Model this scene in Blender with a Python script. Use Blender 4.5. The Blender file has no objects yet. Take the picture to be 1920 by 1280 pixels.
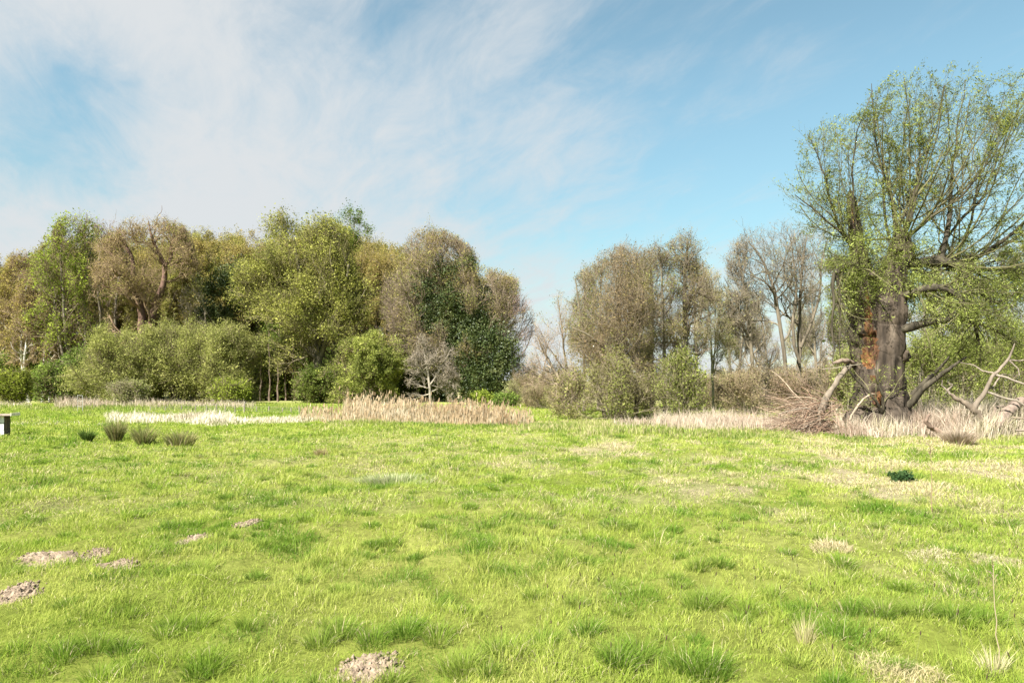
import bpy, math, random
import numpy as np
from mathutils import Vector

rng = np.random.default_rng(11)
sc = bpy.context.scene
COL = sc.collection

# ------------------------------------------------------------------ camera geometry
F = 1280.0          # focal length in photo pixels (24 mm on 36 mm)
HY = 730.0          # photo row of the horizon
CAMH = 1.6

def sstep(a, b, x):
    t = np.clip((x - a) / (b - a), 0, 1)
    return t * t * (3 - 2 * t)

# ------------------------------------------------------------------ noise
def _hash(ix, iy, iz, seed):
    h = (ix.astype(np.int64) * 374761393 + iy.astype(np.int64) * 668265263 + iz.astype(np.int64) * 2147483647 + seed * 1274126177) & 0xFFFFFFFF
    h = ((h ^ (h >> 13)) * 1274126177) & 0xFFFFFFFF
    h = ((h ^ (h >> 16)) * 2246822519) & 0xFFFFFFFF
    return ((h ^ (h >> 15)) & 0xFFFFFF) / float(0xFFFFFF)

def noise3(x, y, z, seed=0):
    x, y, z = np.broadcast_arrays(np.asarray(x, float), np.asarray(y, float), np.asarray(z, float))
    ix, iy, iz = np.floor(x), np.floor(y), np.floor(z)
    fx, fy, fz = x - ix, y - iy, z - iz
    fx, fy, fz = [t * t * t * (t * (t * 6 - 15) + 10) for t in (fx, fy, fz)]
    r = 0
    for dx in (0, 1):
        for dy in (0, 1):
            for dz in (0, 1):
                w = (fx if dx else 1 - fx) * (fy if dy else 1 - fy) * (fz if dz else 1 - fz)
                r = r + w * _hash(ix + dx, iy + dy, iz + dz, seed)
    return r * 2 - 1

def noise2(x, y, seed=0):
    x, y = np.asarray(x, float), np.asarray(y, float)
    ix, iy = np.floor(x), np.floor(y)
    fx, fy = x - ix, y - iy
    fx, fy = [t * t * t * (t * (t * 6 - 15) + 10) for t in (fx, fy)]
    z = np.zeros_like(ix)
    r = 0
    for dx in (0, 1):
        for dy in (0, 1):
            w = (fx if dx else 1 - fx) * (fy if dy else 1 - fy)
            r = r + w * _hash(ix + dx, iy + dy, z, seed)
    return r * 2 - 1

def fbm2(x, y, seed=0, o=3):
    r, a, t = 0, 1.0, 0
    for i in range(o):
        r = r + a * noise2(np.asarray(x) * 2 ** i + 7.3 * i, np.asarray(y) * 2 ** i - 3.1 * i, seed + i)
        t += a; a *= .5
    return r / t

# ------------------------------------------------------------------ terrain
def H(x, y):
    x = np.asarray(x, float); y = np.asarray(y, float)
    d = np.hypot(x, y)
    near = 1 - sstep(25, 60, d)
    h = (0.05 * noise2(x / .42, y / .42, 1) + .022 * noise2(x / .2, y / .2, 4) + 0.05 * noise2(x / 1.3, y / 1.3, 2)) * near
    h = h + 0.07 * noise2(x / 7, y / 7, 3) * sstep(2, 10, d)
    rise = .06 * sstep(42, 75, y)
    far = 5.5 * sstep(110, 330, y)
    return h + rise + far

H00 = float(H(0., 0.))
CZ = CAMH + H00

def gp(px, py):
    """ground point seen at a photo pixel (flat-ish ground)"""
    d = CZ * F / max(py - HY, 4)
    for _ in range(12):
        x = (px - 960) / F * d
        z = float(H(x, d))
        d = .5 * d + .5 * (CZ - z) * F / max(py - HY, 4)
    x = (px - 960) / F * d
    return x, d, float(H(x, d))

def wx(px, d): return (px - 960) / F * d
def wz(py, d): return CZ + (HY - py) / F * d

# ------------------------------------------------------------------ mesh building
def mesh_np(name, V, faces, mat, parent=None, col=None, mats=None, smooth=True, matidx=None):
    """V (n,3); faces: list of int arrays (m,k); col (n,3)"""
    me = bpy.data.meshes.new(name)
    V = np.asarray(V, np.float32)
    me.vertices.add(len(V)); me.vertices.foreach_set('co', V.ravel())
    loops = np.concatenate([f.ravel() for f in faces]).astype(np.int32)
    tot = np.concatenate([np.full(len(f), f.shape[1], np.int32) for f in faces])
    start = np.concatenate([[0], np.cumsum(tot)[:-1]]).astype(np.int32)
    me.loops.add(len(loops)); me.loops.foreach_set('vertex_index', loops)
    me.polygons.add(len(tot)); me.polygons.foreach_set('loop_start', start)
    if not smooth:
        me.polygons.foreach_set('use_smooth', np.zeros(len(tot), bool))
    if matidx is not None:
        me.polygons.foreach_set('material_index', matidx.astype(np.int32))
    me.update(calc_edges=True)
    if col is not None:
        c = np.ones((len(V), 4), np.float32); c[:, :3] = np.clip(col, 0, 1)
        a = me.color_attributes.new('Col', 'FLOAT_COLOR', 'POINT')
        a.data.foreach_set('color', c.ravel())
    for m in (mats or [mat]): me.materials.append(m)
    o = bpy.data.objects.new(name, me); COL.objects.link(o)
    if parent is not None: o.parent = parent
    return o

def norm(v): return v / np.maximum(np.linalg.norm(v, axis=-1, keepdims=True), 1e-9)

def tubes(P, R, S=4, rough=0, rf=2.0, seed=0):
    """P (N,K,3) R (N,K) -> verts, quads"""
    N, K, _ = P.shape
    T = np.empty_like(P)
    T[:, 1:-1] = P[:, 2:] - P[:, :-2]; T[:, 0] = P[:, 1] - P[:, 0]; T[:, -1] = P[:, -1] - P[:, -2]
    T = norm(T)
    mean = norm(P[:, -1] - P[:, 0])
    ref = np.where(np.abs(mean[:, 2:3]) < .8, np.array([[0, 0, 1.]]), np.array([[0., 1, 0]]))
    A = norm(np.cross(T, ref[:, None, :])); B = np.cross(T, A)
    th = np.arange(S) * 2 * math.pi / S
    ring = A[:, :, None, :] * np.cos(th)[None, None, :, None] + B[:, :, None, :] * np.sin(th)[None, None, :, None]
    rad = np.broadcast_to(R[:, :, None], (N, K, S)).copy()
    V = P[:, :, None, :] + ring * rad[..., None]
    if rough:
        n = noise3(V[..., 0] * rf, V[..., 1] * rf, V[..., 2] * rf * .25, seed) + .6 * noise3(V[..., 0] * rf * 2.3, V[..., 1] * rf * 2.3, V[..., 2] * rf * .7, seed + 1)
        V = V + ring * (rad * rough * n)[..., None]
    V = V.reshape(-1, 3)
    idx = np.arange(N * K * S).reshape(N, K, S)
    a = idx[:, :-1, :]; b = idx[:, 1:, :]
    Q = np.stack([a, np.roll(a, -1, 2), np.roll(b, -1, 2), b], -1).reshape(-1, 4)
    return V, Q

class MB:
    """collects verts / faces / colours into ONE mesh"""
    def __init__(s): s.V = []; s.F = {}; s.C = []; s.n = 0
    def add(s, V, Fs, col):
        V = np.asarray(V, float).reshape(-1, 3)
        for f in (Fs if isinstance(Fs, list) else [Fs]):
            f = np.asarray(f)
            s.F.setdefault(f.shape[1], []).append(f + s.n)
        s.V.append(V); c = np.asarray(col, float)
        s.C.append(np.broadcast_to(c, V.shape) if c.ndim == 1 else c); s.n += len(V)
    def tube(s, P, R, S, col, rough=0, rf=2., seed=0):
        P = np.asarray(P, float); R = np.asarray(R, float)
        if P.ndim == 2: P = P[None]; R = R[None]
        V, Q = tubes(P, R, S, rough, rf, seed)
        c = np.asarray(col, float)
        if c.ndim == 3: c = np.repeat(c.reshape(-1, 3), S, axis=0)
        s.add(V, Q, c)
    def box(s, lo, hi, col, jit=0):
        lo = np.array(lo, float); hi = np.array(hi, float)
        V = np.array([[lo[0] if i & 1 == 0 else hi[0], lo[1] if i & 2 == 0 else hi[1], lo[2] if i & 4 == 0 else hi[2]] for i in range(8)])
        if jit: V = V + rng.normal(0, jit, V.shape)
        Q = np.array([[0, 2, 3, 1], [4, 5, 7, 6], [0, 1, 5, 4], [2, 6, 7, 3], [0, 4, 6, 2], [1, 3, 7, 5]])
        # unshared corners keep the edges crisp
        VV = V[Q].reshape(-1, 3); s.add(VV, np.arange(24).reshape(6, 4), col)
    def build(s, name, mat, parent=None, smooth=True):
        if not s.n: return None
        return mesh_np(name, np.concatenate(s.V), [np.concatenate(f) for f in s.F.values()], mat, parent, np.concatenate(s.C), smooth=smooth)

def resample(pts, K):
    pts = np.asarray(pts, float)
    seg = np.linalg.norm(np.diff(pts[:, :3], axis=0), axis=1); t = np.concatenate([[0], np.cumsum(seg)]); t /= t[-1]
    # catmull-rom style smoothing through a dense linear resample and a small blur
    u = np.linspace(0, 1, K * 4)
    D = np.stack([np.interp(u, t, pts[:, i]) for i in range(pts.shape[1])], 1)
    for _ in range(3):
        D[1:-1] = .25 * D[:-2] + .5 * D[1:-1] + .25 * D[2:]
    return np.stack([np.interp(np.linspace(0, 1, K), u, D[:, i]) for i in range(pts.shape[1])], 1)

# ------------------------------------------------------------------ materials
def new_mat(name):
    m = bpy.data.materials.new(name); m.use_nodes = True
    nt = m.node_tree; nt.nodes.clear()
    return m, nt, nt.nodes, nt.links

def mat_leaf(name, transl=.35, gloss=0.0, rough=.5):
    m, nt, N, L = new_mat(name)
    out = N.new('ShaderNodeOutputMaterial'); at = N.new('ShaderNodeAttribute'); at.attribute_name = 'Col'
    df = N.new('ShaderNodeBsdfDiffuse'); tr = N.new('ShaderNodeBsdfTranslucent'); mx = N.new('ShaderNodeMixShader')
    mx.inputs[0].default_value = transl
    g = N.new('ShaderNodeMix'); g.data_type = 'RGBA'; g.blend_type = 'MULTIPLY'; g.inputs[0].default_value = 1
    g.inputs[7].default_value = (1.0, 1.1, .8, 1)
    L.new(at.outputs['Color'], df.inputs['Color']); L.new(at.outputs['Color'], g.inputs[6]); L.new(g.outputs[2], tr.inputs['Color'])
    L.new(df.outputs[0], mx.inputs[1]); L.new(tr.outputs[0], mx.inputs[2])
    last = mx
    if gloss:
        gl = N.new('ShaderNodeBsdfGlossy'); gl.inputs['Roughness'].default_value = rough
        m2 = N.new('ShaderNodeMixShader'); m2.inputs[0].default_value = gloss
        L.new(mx.outputs[0], m2.inputs[1]); L.new(gl.outputs[0], m2.inputs[2]); last = m2
    L.new(last.outputs[0], out.inputs['Surface'])
    return m

def mat_bark(name, scale=6., lo=.55, hi=1.35, zs=.25, bump=.4, dist=.03):
    m, nt, N, L = new_mat(name)
    out = N.new('ShaderNodeOutputMaterial'); at = N.new('ShaderNodeAttribute'); at.attribute_name = 'Col'
    tc = N.new('ShaderNodeTexCoord'); mp = N.new('ShaderNodeMapping'); mp.inputs['Scale'].default_value = (scale, scale, scale * zs)
    nz = N.new('ShaderNodeTexNoise'); nz.inputs['Scale'].default_value = 1; nz.inputs['Detail'].default_value = 5
    mr = N.new('ShaderNodeMapRange'); mr.inputs[1].default_value = .3; mr.inputs[2].default_value = .7; mr.inputs[3].default_value = lo; mr.inputs[4].default_value = hi
    mx = N.new('ShaderNodeMix'); mx.data_type = 'RGBA'; mx.blend_type = 'MULTIPLY'; mx.inputs[0].default_value = 1
    b = N.new('ShaderNodeBsdfPrincipled'); b.inputs['Roughness'].default_value = .9; b.inputs['Specular IOR Level'].default_value = .15
    bp = N.new('ShaderNodeBump'); bp.inputs['Strength'].default_value = bump; bp.inputs['Distance'].default_value = dist
    L.new(tc.outputs['Object'], mp.inputs[0]); L.new(mp.outputs[0], nz.inputs['Vector']); L.new(nz.outputs['Fac'], mr.inputs[0])
    L.new(at.outputs['Color'], mx.inputs[6]); L.new(mr.outputs[0], mx.inputs[7]); L.new(mx.outputs[2], b.inputs['Base Color'])
    L.new(nz.outputs['Fac'], bp.inputs['Height']); L.new(bp.outputs[0], b.inputs['Normal'])
    L.new(b.outputs[0], out.inputs['Surface'])
    return m

M_LEAF = mat_leaf('spring_leaves', .38)
M_IVY = mat_leaf('ivy_leaves', .18, .025, .5)
M_GRASS = mat_leaf('grass_blades', .42)
M_STRAW = mat_leaf('dead_stems', .25)
M_BARK = mat_bark('bark')
M_BIRCH = mat_bark('birch_bark', 3., .45, 1.1, 1.6)
M_WILLOW = mat_bark('furrowed_willow_bark', 5., .35, 1.5, .16, .9, .08)
M_WOOD = mat_bark('weathered_wood', 9., .6, 1.3, .12, .3, .01)
M_ROT = mat_bark('rotten_wood', 7., .3, 1.4, .4, .9, .06)
M_SOIL = mat_bark('crumbly_soil', 28., .5, 1.4, 1., .9, .02)
M_TWIG = mat_bark('twigs', 3., .75, 1.2, 1., .0)
M_METAL = mat_bark('galvanised_metal', 10., .85, 1.1, 1., .0)

# ------------------------------------------------------------------ scene bookkeeping
def tag(o, label=None, cat=None, group=None, kind=None):
    if label: o['label'] = label
    if cat: o['category'] = cat
    if group: o['group'] = group
    if kind: o['kind'] = kind
    return o

def thing(name, loc, label, cat, group=None):
    o = bpy.data.objects.new(name, None); COL.objects.link(o); o.location = loc
    o.empty_display_size = .3
    return tag(o, label, cat, group)

def dup(root, loc, rz=0., sc_=(1, 1, 1), label=None, group=None):
    r = root.copy(); COL.objects.link(r); r.location = loc; r.rotation_euler = (0, 0, rz); r.scale = sc_
    if label: r['label'] = label
    if group: r['group'] = group
    for ch in list(root.children):
        c = ch.copy(); COL.objects.link(c); c.parent = r
        for g in list(ch.children):
            q = g.copy(); COL.objects.link(q); q.parent = c
    return r

# ------------------------------------------------------------------ tree growing
class Env:
    """crown outline: rows (photo y, left x, right x) at distance d -> a rounded body in local metres"""
    def __init__(s, rows, d, X0, Z0, dk=.8, seed=0, lump=.13):
        rows = sorted(rows, key=lambda r: -r[0])           # bottom first
        s.z = np.array([wz(r[0], d) - Z0 for r in rows])
        s.l = np.array([wx(r[1], d) - X0 for r in rows]); s.r = np.array([wx(r[2], d) - X0 for r in rows])
        s.dk = dk; s.seed = seed; s.lump = lump
        s.top = s.z[-1]; s.bot = s.z[0]
        s.w = float(np.max(s.r - s.l)) / 2
    def inside(s, P, thr=1.):
        z = P[..., 2]
        l = np.interp(z, s.z, s.l); r = np.interp(z, s.z, s.r)
        c = (l + r) / 2; w = np.maximum((r - l) / 2, .05)
        q = 1 / max(s.w, .5) * 2.2
        lump = 1 + s.lump * 2 * noise3(P[..., 0] * q, P[..., 1] * q, z * q, s.seed) - s.lump * .35
        e = ((P[..., 0] - c) / (w * lump)) ** 2 + (P[..., 1] / (w * s.dk * lump)) ** 2
        ztop = s.top + s.lump * .25 * s.w * noise3(P[..., 0] * q * 1.5, P[..., 1] * q * 1.5, 0 * z, s.seed + 5)
        return (e < thr) & (z < s.bot + (ztop - s.bot) * thr ** .5) & (z > .02)

def spawn(P, R, spec, env, g):
    """children of the polylines P (N,K,3), R (N,K)"""
    N, K, _ = P.shape
    n = spec['n']; t0, t1 = spec.get('t', (.25, 1.))
    M = N * n
    par = np.repeat(np.arange(N), n)
    t = (np.tile(np.arange(n), N) + g.random(M)) / n
    t = t0 + (t1 - t0) * t
    u = np.clip(t * (K - 1), 0, K - 1.0001); i = u.astype(int); f = (u - i)[:, None]
    base = P[par, i] * (1 - f) + P[par, i + 1] * f
    tan = norm(P[par, i + 1] - P[par, i])
    r0 = R[par, i] * (1 - f[:, 0]) + R[par, i + 1] * f[:, 0]
    rnd = g.normal(size=(M, 3)); perp = norm(rnd - (rnd * tan).sum(1, keepdims=True) * tan)
    am, asd = spec.get('ang', (45, 12))
    if 'ang_low' in spec:                                        # wider angles lower on the parent
        am = spec['ang_low'] + (am - spec['ang_low']) * (t - t0) / max(t1 - t0, 1e-3)
    a = np.radians(am + g.normal(size=M) * asd)[:, None]
    d = norm(np.cos(a) * tan + np.sin(a) * perp)
    O = np.array([np.interp(env.bot + .2 * (env.top - env.bot), env.z, (env.l + env.r) / 2), 0, env.bot + spec.get('fan', .12) * (env.top - env.bot)])
    rad = norm(base - O); rad = norm(rad + np.array([0, 0, .15]))
    ub = spec.get('ub', 0.)
    d = norm(d + ub * rad)
    upv = rad if ub else np.array([[0, 0, 1.]])
    thr = np.exp(g.normal(size=M) * spec.get('rag', .17) - .03)
    Lh = spec['len'] * (1 - spec.get('taper', .5) * (t - t0) / max(t1 - t0, 1e-3)) * np.exp(g.normal(size=M) * spec.get('lv', .25))
    k = spec.get('K', 5); up = spec.get('up', .1); wig = spec.get('wig', .15)
    Q = np.empty((M, k, 3)); Q[:, 0] = base
    step = (Lh / (k - 1))[:, None]
    for j in range(1, k):
        d = d + upv * up + g.normal(size=(M, 3)) * wig
        d = norm(d); Q[:, j] = Q[:, j - 1] + d * step
    scl = np.zeros(M)
    for sfac in (.22, .35, .5, .65, .8, 1.):
        ok = env.inside(base + (Q[:, -1] - base) * sfac, thr)
        if sfac > .4: ok &= env.inside(base + (Q[:, k // 2] - base) * sfac, thr)
        scl = np.where(ok, sfac, scl)
    keep = scl > 0
    Q = base[:, None] + (Q - base[:, None]) * scl[:, None, None]
    rr = np.minimum(r0 * spec.get('rr', .55), spec.get('rmax', 9.)) * (.6 + .4 * scl); rr = np.maximum(rr, spec.get('rmin', .008))
    tip = spec.get('tip', .35)
    RR = rr[:, None] * np.linspace(1, tip, k)[None]
    return Q[keep], RR[keep]

def leaves(P, n, size, pal, g, spread=.25, asp=.55, up=.3, hang=0., clump=.5, cs=1.2, sv=.35, gap=.65):
    """n leaf faces on the polylines P; returns verts, quads, colours"""
    N, K, _ = P.shape
    w = np.linalg.norm(P[:, -1] - P[:, 0], axis=1)
    mid = P[:, K // 2] / (cs * 1.15); gn_ = noise3(mid[:, 0], mid[:, 1], mid[:, 2], int(g.integers(1e6)))
    w = w * (1 - gap + gap * sstep(-.25, .3, gn_)) + 1e-9; w = w / w.sum()
    par = g.choice(N, n, p=w)
    u = np.clip((.2 + .8 * np.sqrt(g.random(n))) * (K - 1), 0, K - 1.001); i = u.astype(int); f = (u - i)[:, None]
    c = P[par, i] * (1 - f) + P[par, i + 1] * f
    c = c + g.normal(size=(n, 3)) * spread
    a = norm(g.normal(size=(n, 3)) + np.array([0, 0, -hang * 2]))
    b = g.normal(size=(n, 3)); b[:, 2] *= (1 - up)
    b = norm(b - (b * a).sum(1, keepdims=True) * a)
    nn = np.cross(a, b)
    s = size * np.exp(g.normal(size=n) * sv)[:, None]
    v = np.stack([c - a * s * .5, c + b * s * asp * .5 + nn * s * .12, c + a * s * .5, c - b * s * asp * .5 + nn * s * .12], 1)
    pal = np.asarray(pal, float)
    m = noise3(c[:, 0] / cs, c[:, 1] / cs, c[:, 2] / cs, int(g.integers(1e6)))
    k = np.clip((.5 + clump * m + g.normal(size=n) * .22) * (len(pal) - 1), 0, len(pal) - 1.001)
    ki = k.astype(int); kf = (k - ki)[:, None]
    col = pal[ki] * (1 - kf) + pal[ki + 1] * kf
    col = col * np.exp(g.normal(size=(n, 1)) * .16)
    return v.reshape(-1, 3), np.arange(n * 4).reshape(n, 4), np.repeat(col, 4, axis=0)

def pxline(tr, d, X0, Z0, s_extra=1.):
    """traced pixels (x, y, depth offset m, radius px) -> local points and radii"""
    a = np.array([list(q) + [0] * (4 - len(q)) for q in tr], float)
    P = np.stack([(a[:, 0] - 960) / F * (d) - X0, a[:, 2], CZ + (HY - a[:, 1]) / F * d - Z0], 1)
    return P, a[:, 3] / F * d

# palettes (albedo)
OLIVE = [(.20, .165, .055), (.26, .235, .065), (.31, .30, .075)]
OCHRE = [(.27, .20, .07), (.32, .25, .08), (.32, .29, .08)]
YGREEN = [(.17, .19, .04), (.26, .27, .055), (.34, .35, .07)]
BRIGHT = [(.16, .20, .03), (.23, .27, .04), (.29, .32, .06)]
SHRUB = [(.19, .19, .06), (.26, .265, .08), (.35, .34, .11)]
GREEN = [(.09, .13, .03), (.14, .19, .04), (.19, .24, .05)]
BROWN = [(.23, .16, .09), (.27, .20, .10), (.25, .22, .08)]
IVY = [(.036, .052, .016), (.06, .082, .022), (.115, .125, .038)]
MAROON = [(.17, .10, .07), (.2, .12, .08), (.17, .13, .06)]

GREY_B = (.15, .125, .09); BROWN_B = (.13, .09, .06); RED_B = (.2, .1, .06); PALE_B = (.34, .28, .2); OLIVE_B = (.16, .14, .07)

def style(**k):
    base = dict(bark=GREY_B, twig=(.2, .15, .09), n_leaf=9000, leaf=.16, pal=OLIVE, L=[], trunk_top=.55, r0=.016,
                leafmat=M_LEAF, spread=.2, up=.3, hang=0, asp=.6, barkmat=M_BARK, leaflev=2, nt=1, clump=.6, cs=2.)
    base.update(k); return base

def levels(h, n=(12, 8, 7, 4), l=(.42, .2, .1, .05), up=(.12, .1, .06, .05), ang=(48, 45, 45, 45), ang_low=70, t0=.24, wig=.16, rmin=.016):
    out = []
    for i, ni in enumerate(n):
        sp = dict(n=ni, len=h * l[i], up=up[i], ang=(ang[i], 12), K=(8, 6, 4, 3)[min(i, 3)], wig=wig, t=(t0 if i == 0 else .2, 1.), rr=(.55, .5, .5, .5)[min(i, 3)],
                  rmin=rmin * (1.6, 1.5, 1.15, 1)[min(i, 3)], taper=.45, lv=.25, ub=(0, .4, .5, .4)[min(i, 3)])
        if i == 0: sp['ang_low'] = ang_low
        out.append(sp)
    return out

def make_tree(name, label, cat, d, bx, rows, st, seed, trunks=None, group=None, dk=.8, lump=.13, base_py=None, ivy=None, extra=None, yoff=0., z0=None):
    g = np.random.default_rng(seed)
    X0 = wx(bx, d); Z0 = float(H(X0, d)) - .05 if z0 is None else z0
    env = Env(rows, d, X0, Z0, dk, seed, lump)
    h = env.top
    root = thing(name, (X0, d, Z0), label, cat, group)
    root['h'] = float(h)
    TP, TR = [], []
    K0 = 14
    if trunks:
        for tr in trunks:
            P, R = pxline(tr, d, X0, Z0)
            q = resample(np.concatenate([P, R[:, None]], 1), K0)
            q[:, :3] += g.normal(size=(K0, 3)) * np.array([1, 1, .3]) * q[:, 3:4] * .18
            if q[0, 2] < 1.2: q[0, 2] = -.15
            TP.append(q[:, :3]); TR.append(q[:, 3])
    else:
        nt = st['nt']
        for k in range(nt):
            top = h * st['trunk_top'] * (1 if nt == 1 else .75 + .3 * g.random())
            z = np.linspace(-.1, top, K0)
            ctop = np.interp(top, env.z, (env.l + env.r) / 2)
            wt = np.interp(top, env.z, (env.r - env.l) / 2) * .55
            ang = 2 * math.pi * (k + g.random() * .6) / max(nt, 1)
            sx = (math.cos(ang) * wt if nt > 1 else g.normal() * .05 * wt); sy = (math.sin(ang) * wt * dk if nt > 1 else g.normal() * .1)
            u = np.linspace(0, 1, K0) ** 1.2
            bxo = (math.cos(ang) * .04 * h if nt > 1 else 0)
            x = bxo + (ctop + sx - bxo) * u; y = sy * u
            wob = np.cumsum(g.normal(size=(K0, 2)) * h * .006, axis=0)
            wob[0] = 0
            TP.append(np.stack([x + wob[:, 0], y + wob[:, 1], z], 1))
            r = h * st['r0'] * (1 if nt == 1 else .62)
            rad = r * np.linspace(1, .42, K0); rad[0] *= 1.35; rad[1] *= 1.1
            TR.append(rad)
    TP = np.stack(TP); TR = np.stack(TR)
    bark = np.array(st['bark']); twig = np.array(st['twig'])
    Ls = st['L'](h) if callable(st['L']) else st['L']
    for sp_ in Ls: sp_['rag'] = st.get('rag', .17)
    tb = MB(); tb.tube(TP, TR, 9, bark, rough=.10, rf=1.2 / max(TR.max(), .05) * .35, seed=seed)
    bb = MB(); lev = [(TP, TR)]
    P, R = TP, TR
    for i, sp in enumerate(Ls):
        P, R = spawn(P, R, sp, env, g)
        if not len(P): break
        lev.append((P, R))
        u = min(1., (i + 1) / 2.5)
        c = bark * (1 - u) + twig * u
        c = np.broadcast_to(c, P.shape) * np.exp(g.normal(size=(len(P), 1, 1)) * .18)
        if i == 0: tb.tube(P, R, 6, c)
        else: bb.tube(P, R, 4 if i == 1 else 3, c)
    tb.build('trunk', st['barkmat'], root)
    bb.build('branches', M_TWIG, root)
    if st['n_leaf'] and len(lev) > 1:
        LP = lev[-1][0]
        V, Q, C = leaves(LP, st['n_leaf'], st['leaf'], st['pal'], g, st['spread'], st['asp'], st['up'], st['hang'], st['clump'], st['cs'])
        mesh_np('foliage', V, [Q], st['leafmat'], root, C)
    if ivy:
        # ivy: leaves bunched in lobes round the trunks; lobes given as photo (x, y, r px, depth offset m), count, size
        lobes, n, size = ivy
        c, w = [], []
        for (lx, ly, lr, ld) in lobes:
            c.append([wx(lx, d) - X0, ld, wz(ly, d) - Z0, lr / F * d]); w.append(lr ** 2)
        c = np.array(c); w = np.array(w, float) / sum(w)
        k = g.choice(len(c), n, p=w)
        dv = norm(g.normal(size=(n, 3)))
        rad = c[k, 3] * (g.random(n) ** .5) * np.where(g.random(n) < .2, 1.35, .95)
        lumpn = 1 + .75 * noise3(dv[:, 0] * 3.2 + k * 7, dv[:, 1] * 3.2, dv[:, 2] * 3.2, seed)
        ctr = c[k, :3] + dv * (rad * lumpn)[:, None] * np.array([1, .8, 1.1])
        LP = np.stack([ctr, ctr + dv * .05], 1)
        a = norm(g.normal(size=(n, 3)) + np.array([0, 0, -.6])); b = g.normal(size=(n, 3)); b = norm(b - (b * a).sum(1, keepdims=True) * a); nn = np.cross(a, b)
        s = size * np.exp(g.normal(size=n) * .3)[:, None]
        v = np.stack([ctr - a * s * .5, ctr + b * s * .42 + nn * s * .1, ctr + a * s * .5, ctr - b * s * .42 + nn * s * .1], 1)
        pal = np.array(IVY); m = np.clip(1 + .9 * noise3(ctr[:, 0] / .9, ctr[:, 1] / .9, ctr[:, 2] / .9, seed + 3) + g.normal(size=n) * .35, 0, 1.999)
        mi = m.astype(int); mf = (m - mi)[:, None]
        col = pal[mi] * (1 - mf) + pal[mi + 1] * mf
        mesh_np('ivy', v.reshape(-1, 3), [np.arange(n * 4).reshape(n, 4)], M_IVY, root, np.repeat(col, 4, axis=0))
    return root

# ================================================================== WORLD, SUN, CAMERA
SUN_DIR = Vector((-.56, -.76, .98)).normalized()
elev = math.asin(SUN_DIR.z); az = math.atan2(SUN_DIR.x, SUN_DIR.y)
w = bpy.data.worlds.new('World'); sc.world = w; w.use_nodes = True
nt = w.node_tree; N = nt.nodes; L = nt.links; N.clear()
wo = N.new('ShaderNodeOutputWorld'); bg = N.new('ShaderNodeBackground'); bg.inputs['Strength'].default_value = .056
sky = N.new('ShaderNodeTexSky'); sky.sky_type = 'NISHITA'; sky.sun_disc = False
sky.sun_elevation = elev; sky.sun_rotation = az; sky.air_density = 1.0; sky.dust_density = .1; sky.ozone_density = 1.6
def mth(op, a, b=None, c=None, clamp=False):
    n = N.new('ShaderNodeMath'); n.operation = op; n.use_clamp = clamp
    for i, v in enumerate((a, b, c)):
        if v is None: continue
        if isinstance(v, (int, float)): n.inputs[i].default_value = v
        else: L.new(v, n.inputs[i])
    return n.outputs[0]
def mrange(v, a, b, c=0., d=1., smooth=True):
    n = N.new('ShaderNodeMapRange'); n.interpolation_type = 'SMOOTHSTEP' if smooth else 'LINEAR'
    L.new(v, n.inputs[0])
    for i, q in enumerate((a, b, c, d)): n.inputs[i + 1].default_value = q
    return n.outputs[0]
tc = N.new('ShaderNodeTexCoord'); sp = N.new('ShaderNodeSeparateXYZ'); L.new(tc.outputs['Generated'], sp.inputs[0])
zz = mth('MAXIMUM', sp.outputs[2], .0); zc = mth('ADD', zz, .16)
U = mth('DIVIDE', sp.outputs[0], zc); Vv = mth('DIVIDE', sp.outputs[1], zc)      # cirrus sheet overhead
cb = N.new('ShaderNodeCombineXYZ'); L.new(U, cb.inputs[0]); L.new(Vv, cb.inputs[1])
def cloud_noise(rot, scl, loc, scale, detail, rough, dist):
    mp = N.new('ShaderNodeMapping'); mp.vector_type = 'TEXTURE'; mp.inputs['Rotation'].default_value = (0, 0, math.radians(rot)); mp.inputs['Scale'].default_value = tuple(1 / q for q in scl); mp.inputs['Location'].default_value = loc
    nz = N.new('ShaderNodeTexNoise'); nz.inputs['Scale'].default_value = scale; nz.inputs['Detail'].default_value = detail
    nz.inputs['Roughness'].default_value = rough; nz.inputs['Distortion'].default_value = dist
    L.new(cb.outputs[0], mp.inputs[0]); L.new(mp.outputs[0], nz.inputs['Vector']); return nz.outputs['Fac']
big = cloud_noise(140, (.7, 1, 1), (2.1, .4, 0), .9, 4, .5, .4)
wisp = cloud_noise(128, (.5, 1.7, 1), (.6, 3.2, 0), 1.5, 8, .62, .7)
puff = cloud_noise(112, (.9, 1.9, 1), (5.3, 1.2, 0), 3.2, 9, .66, .5)
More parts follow.
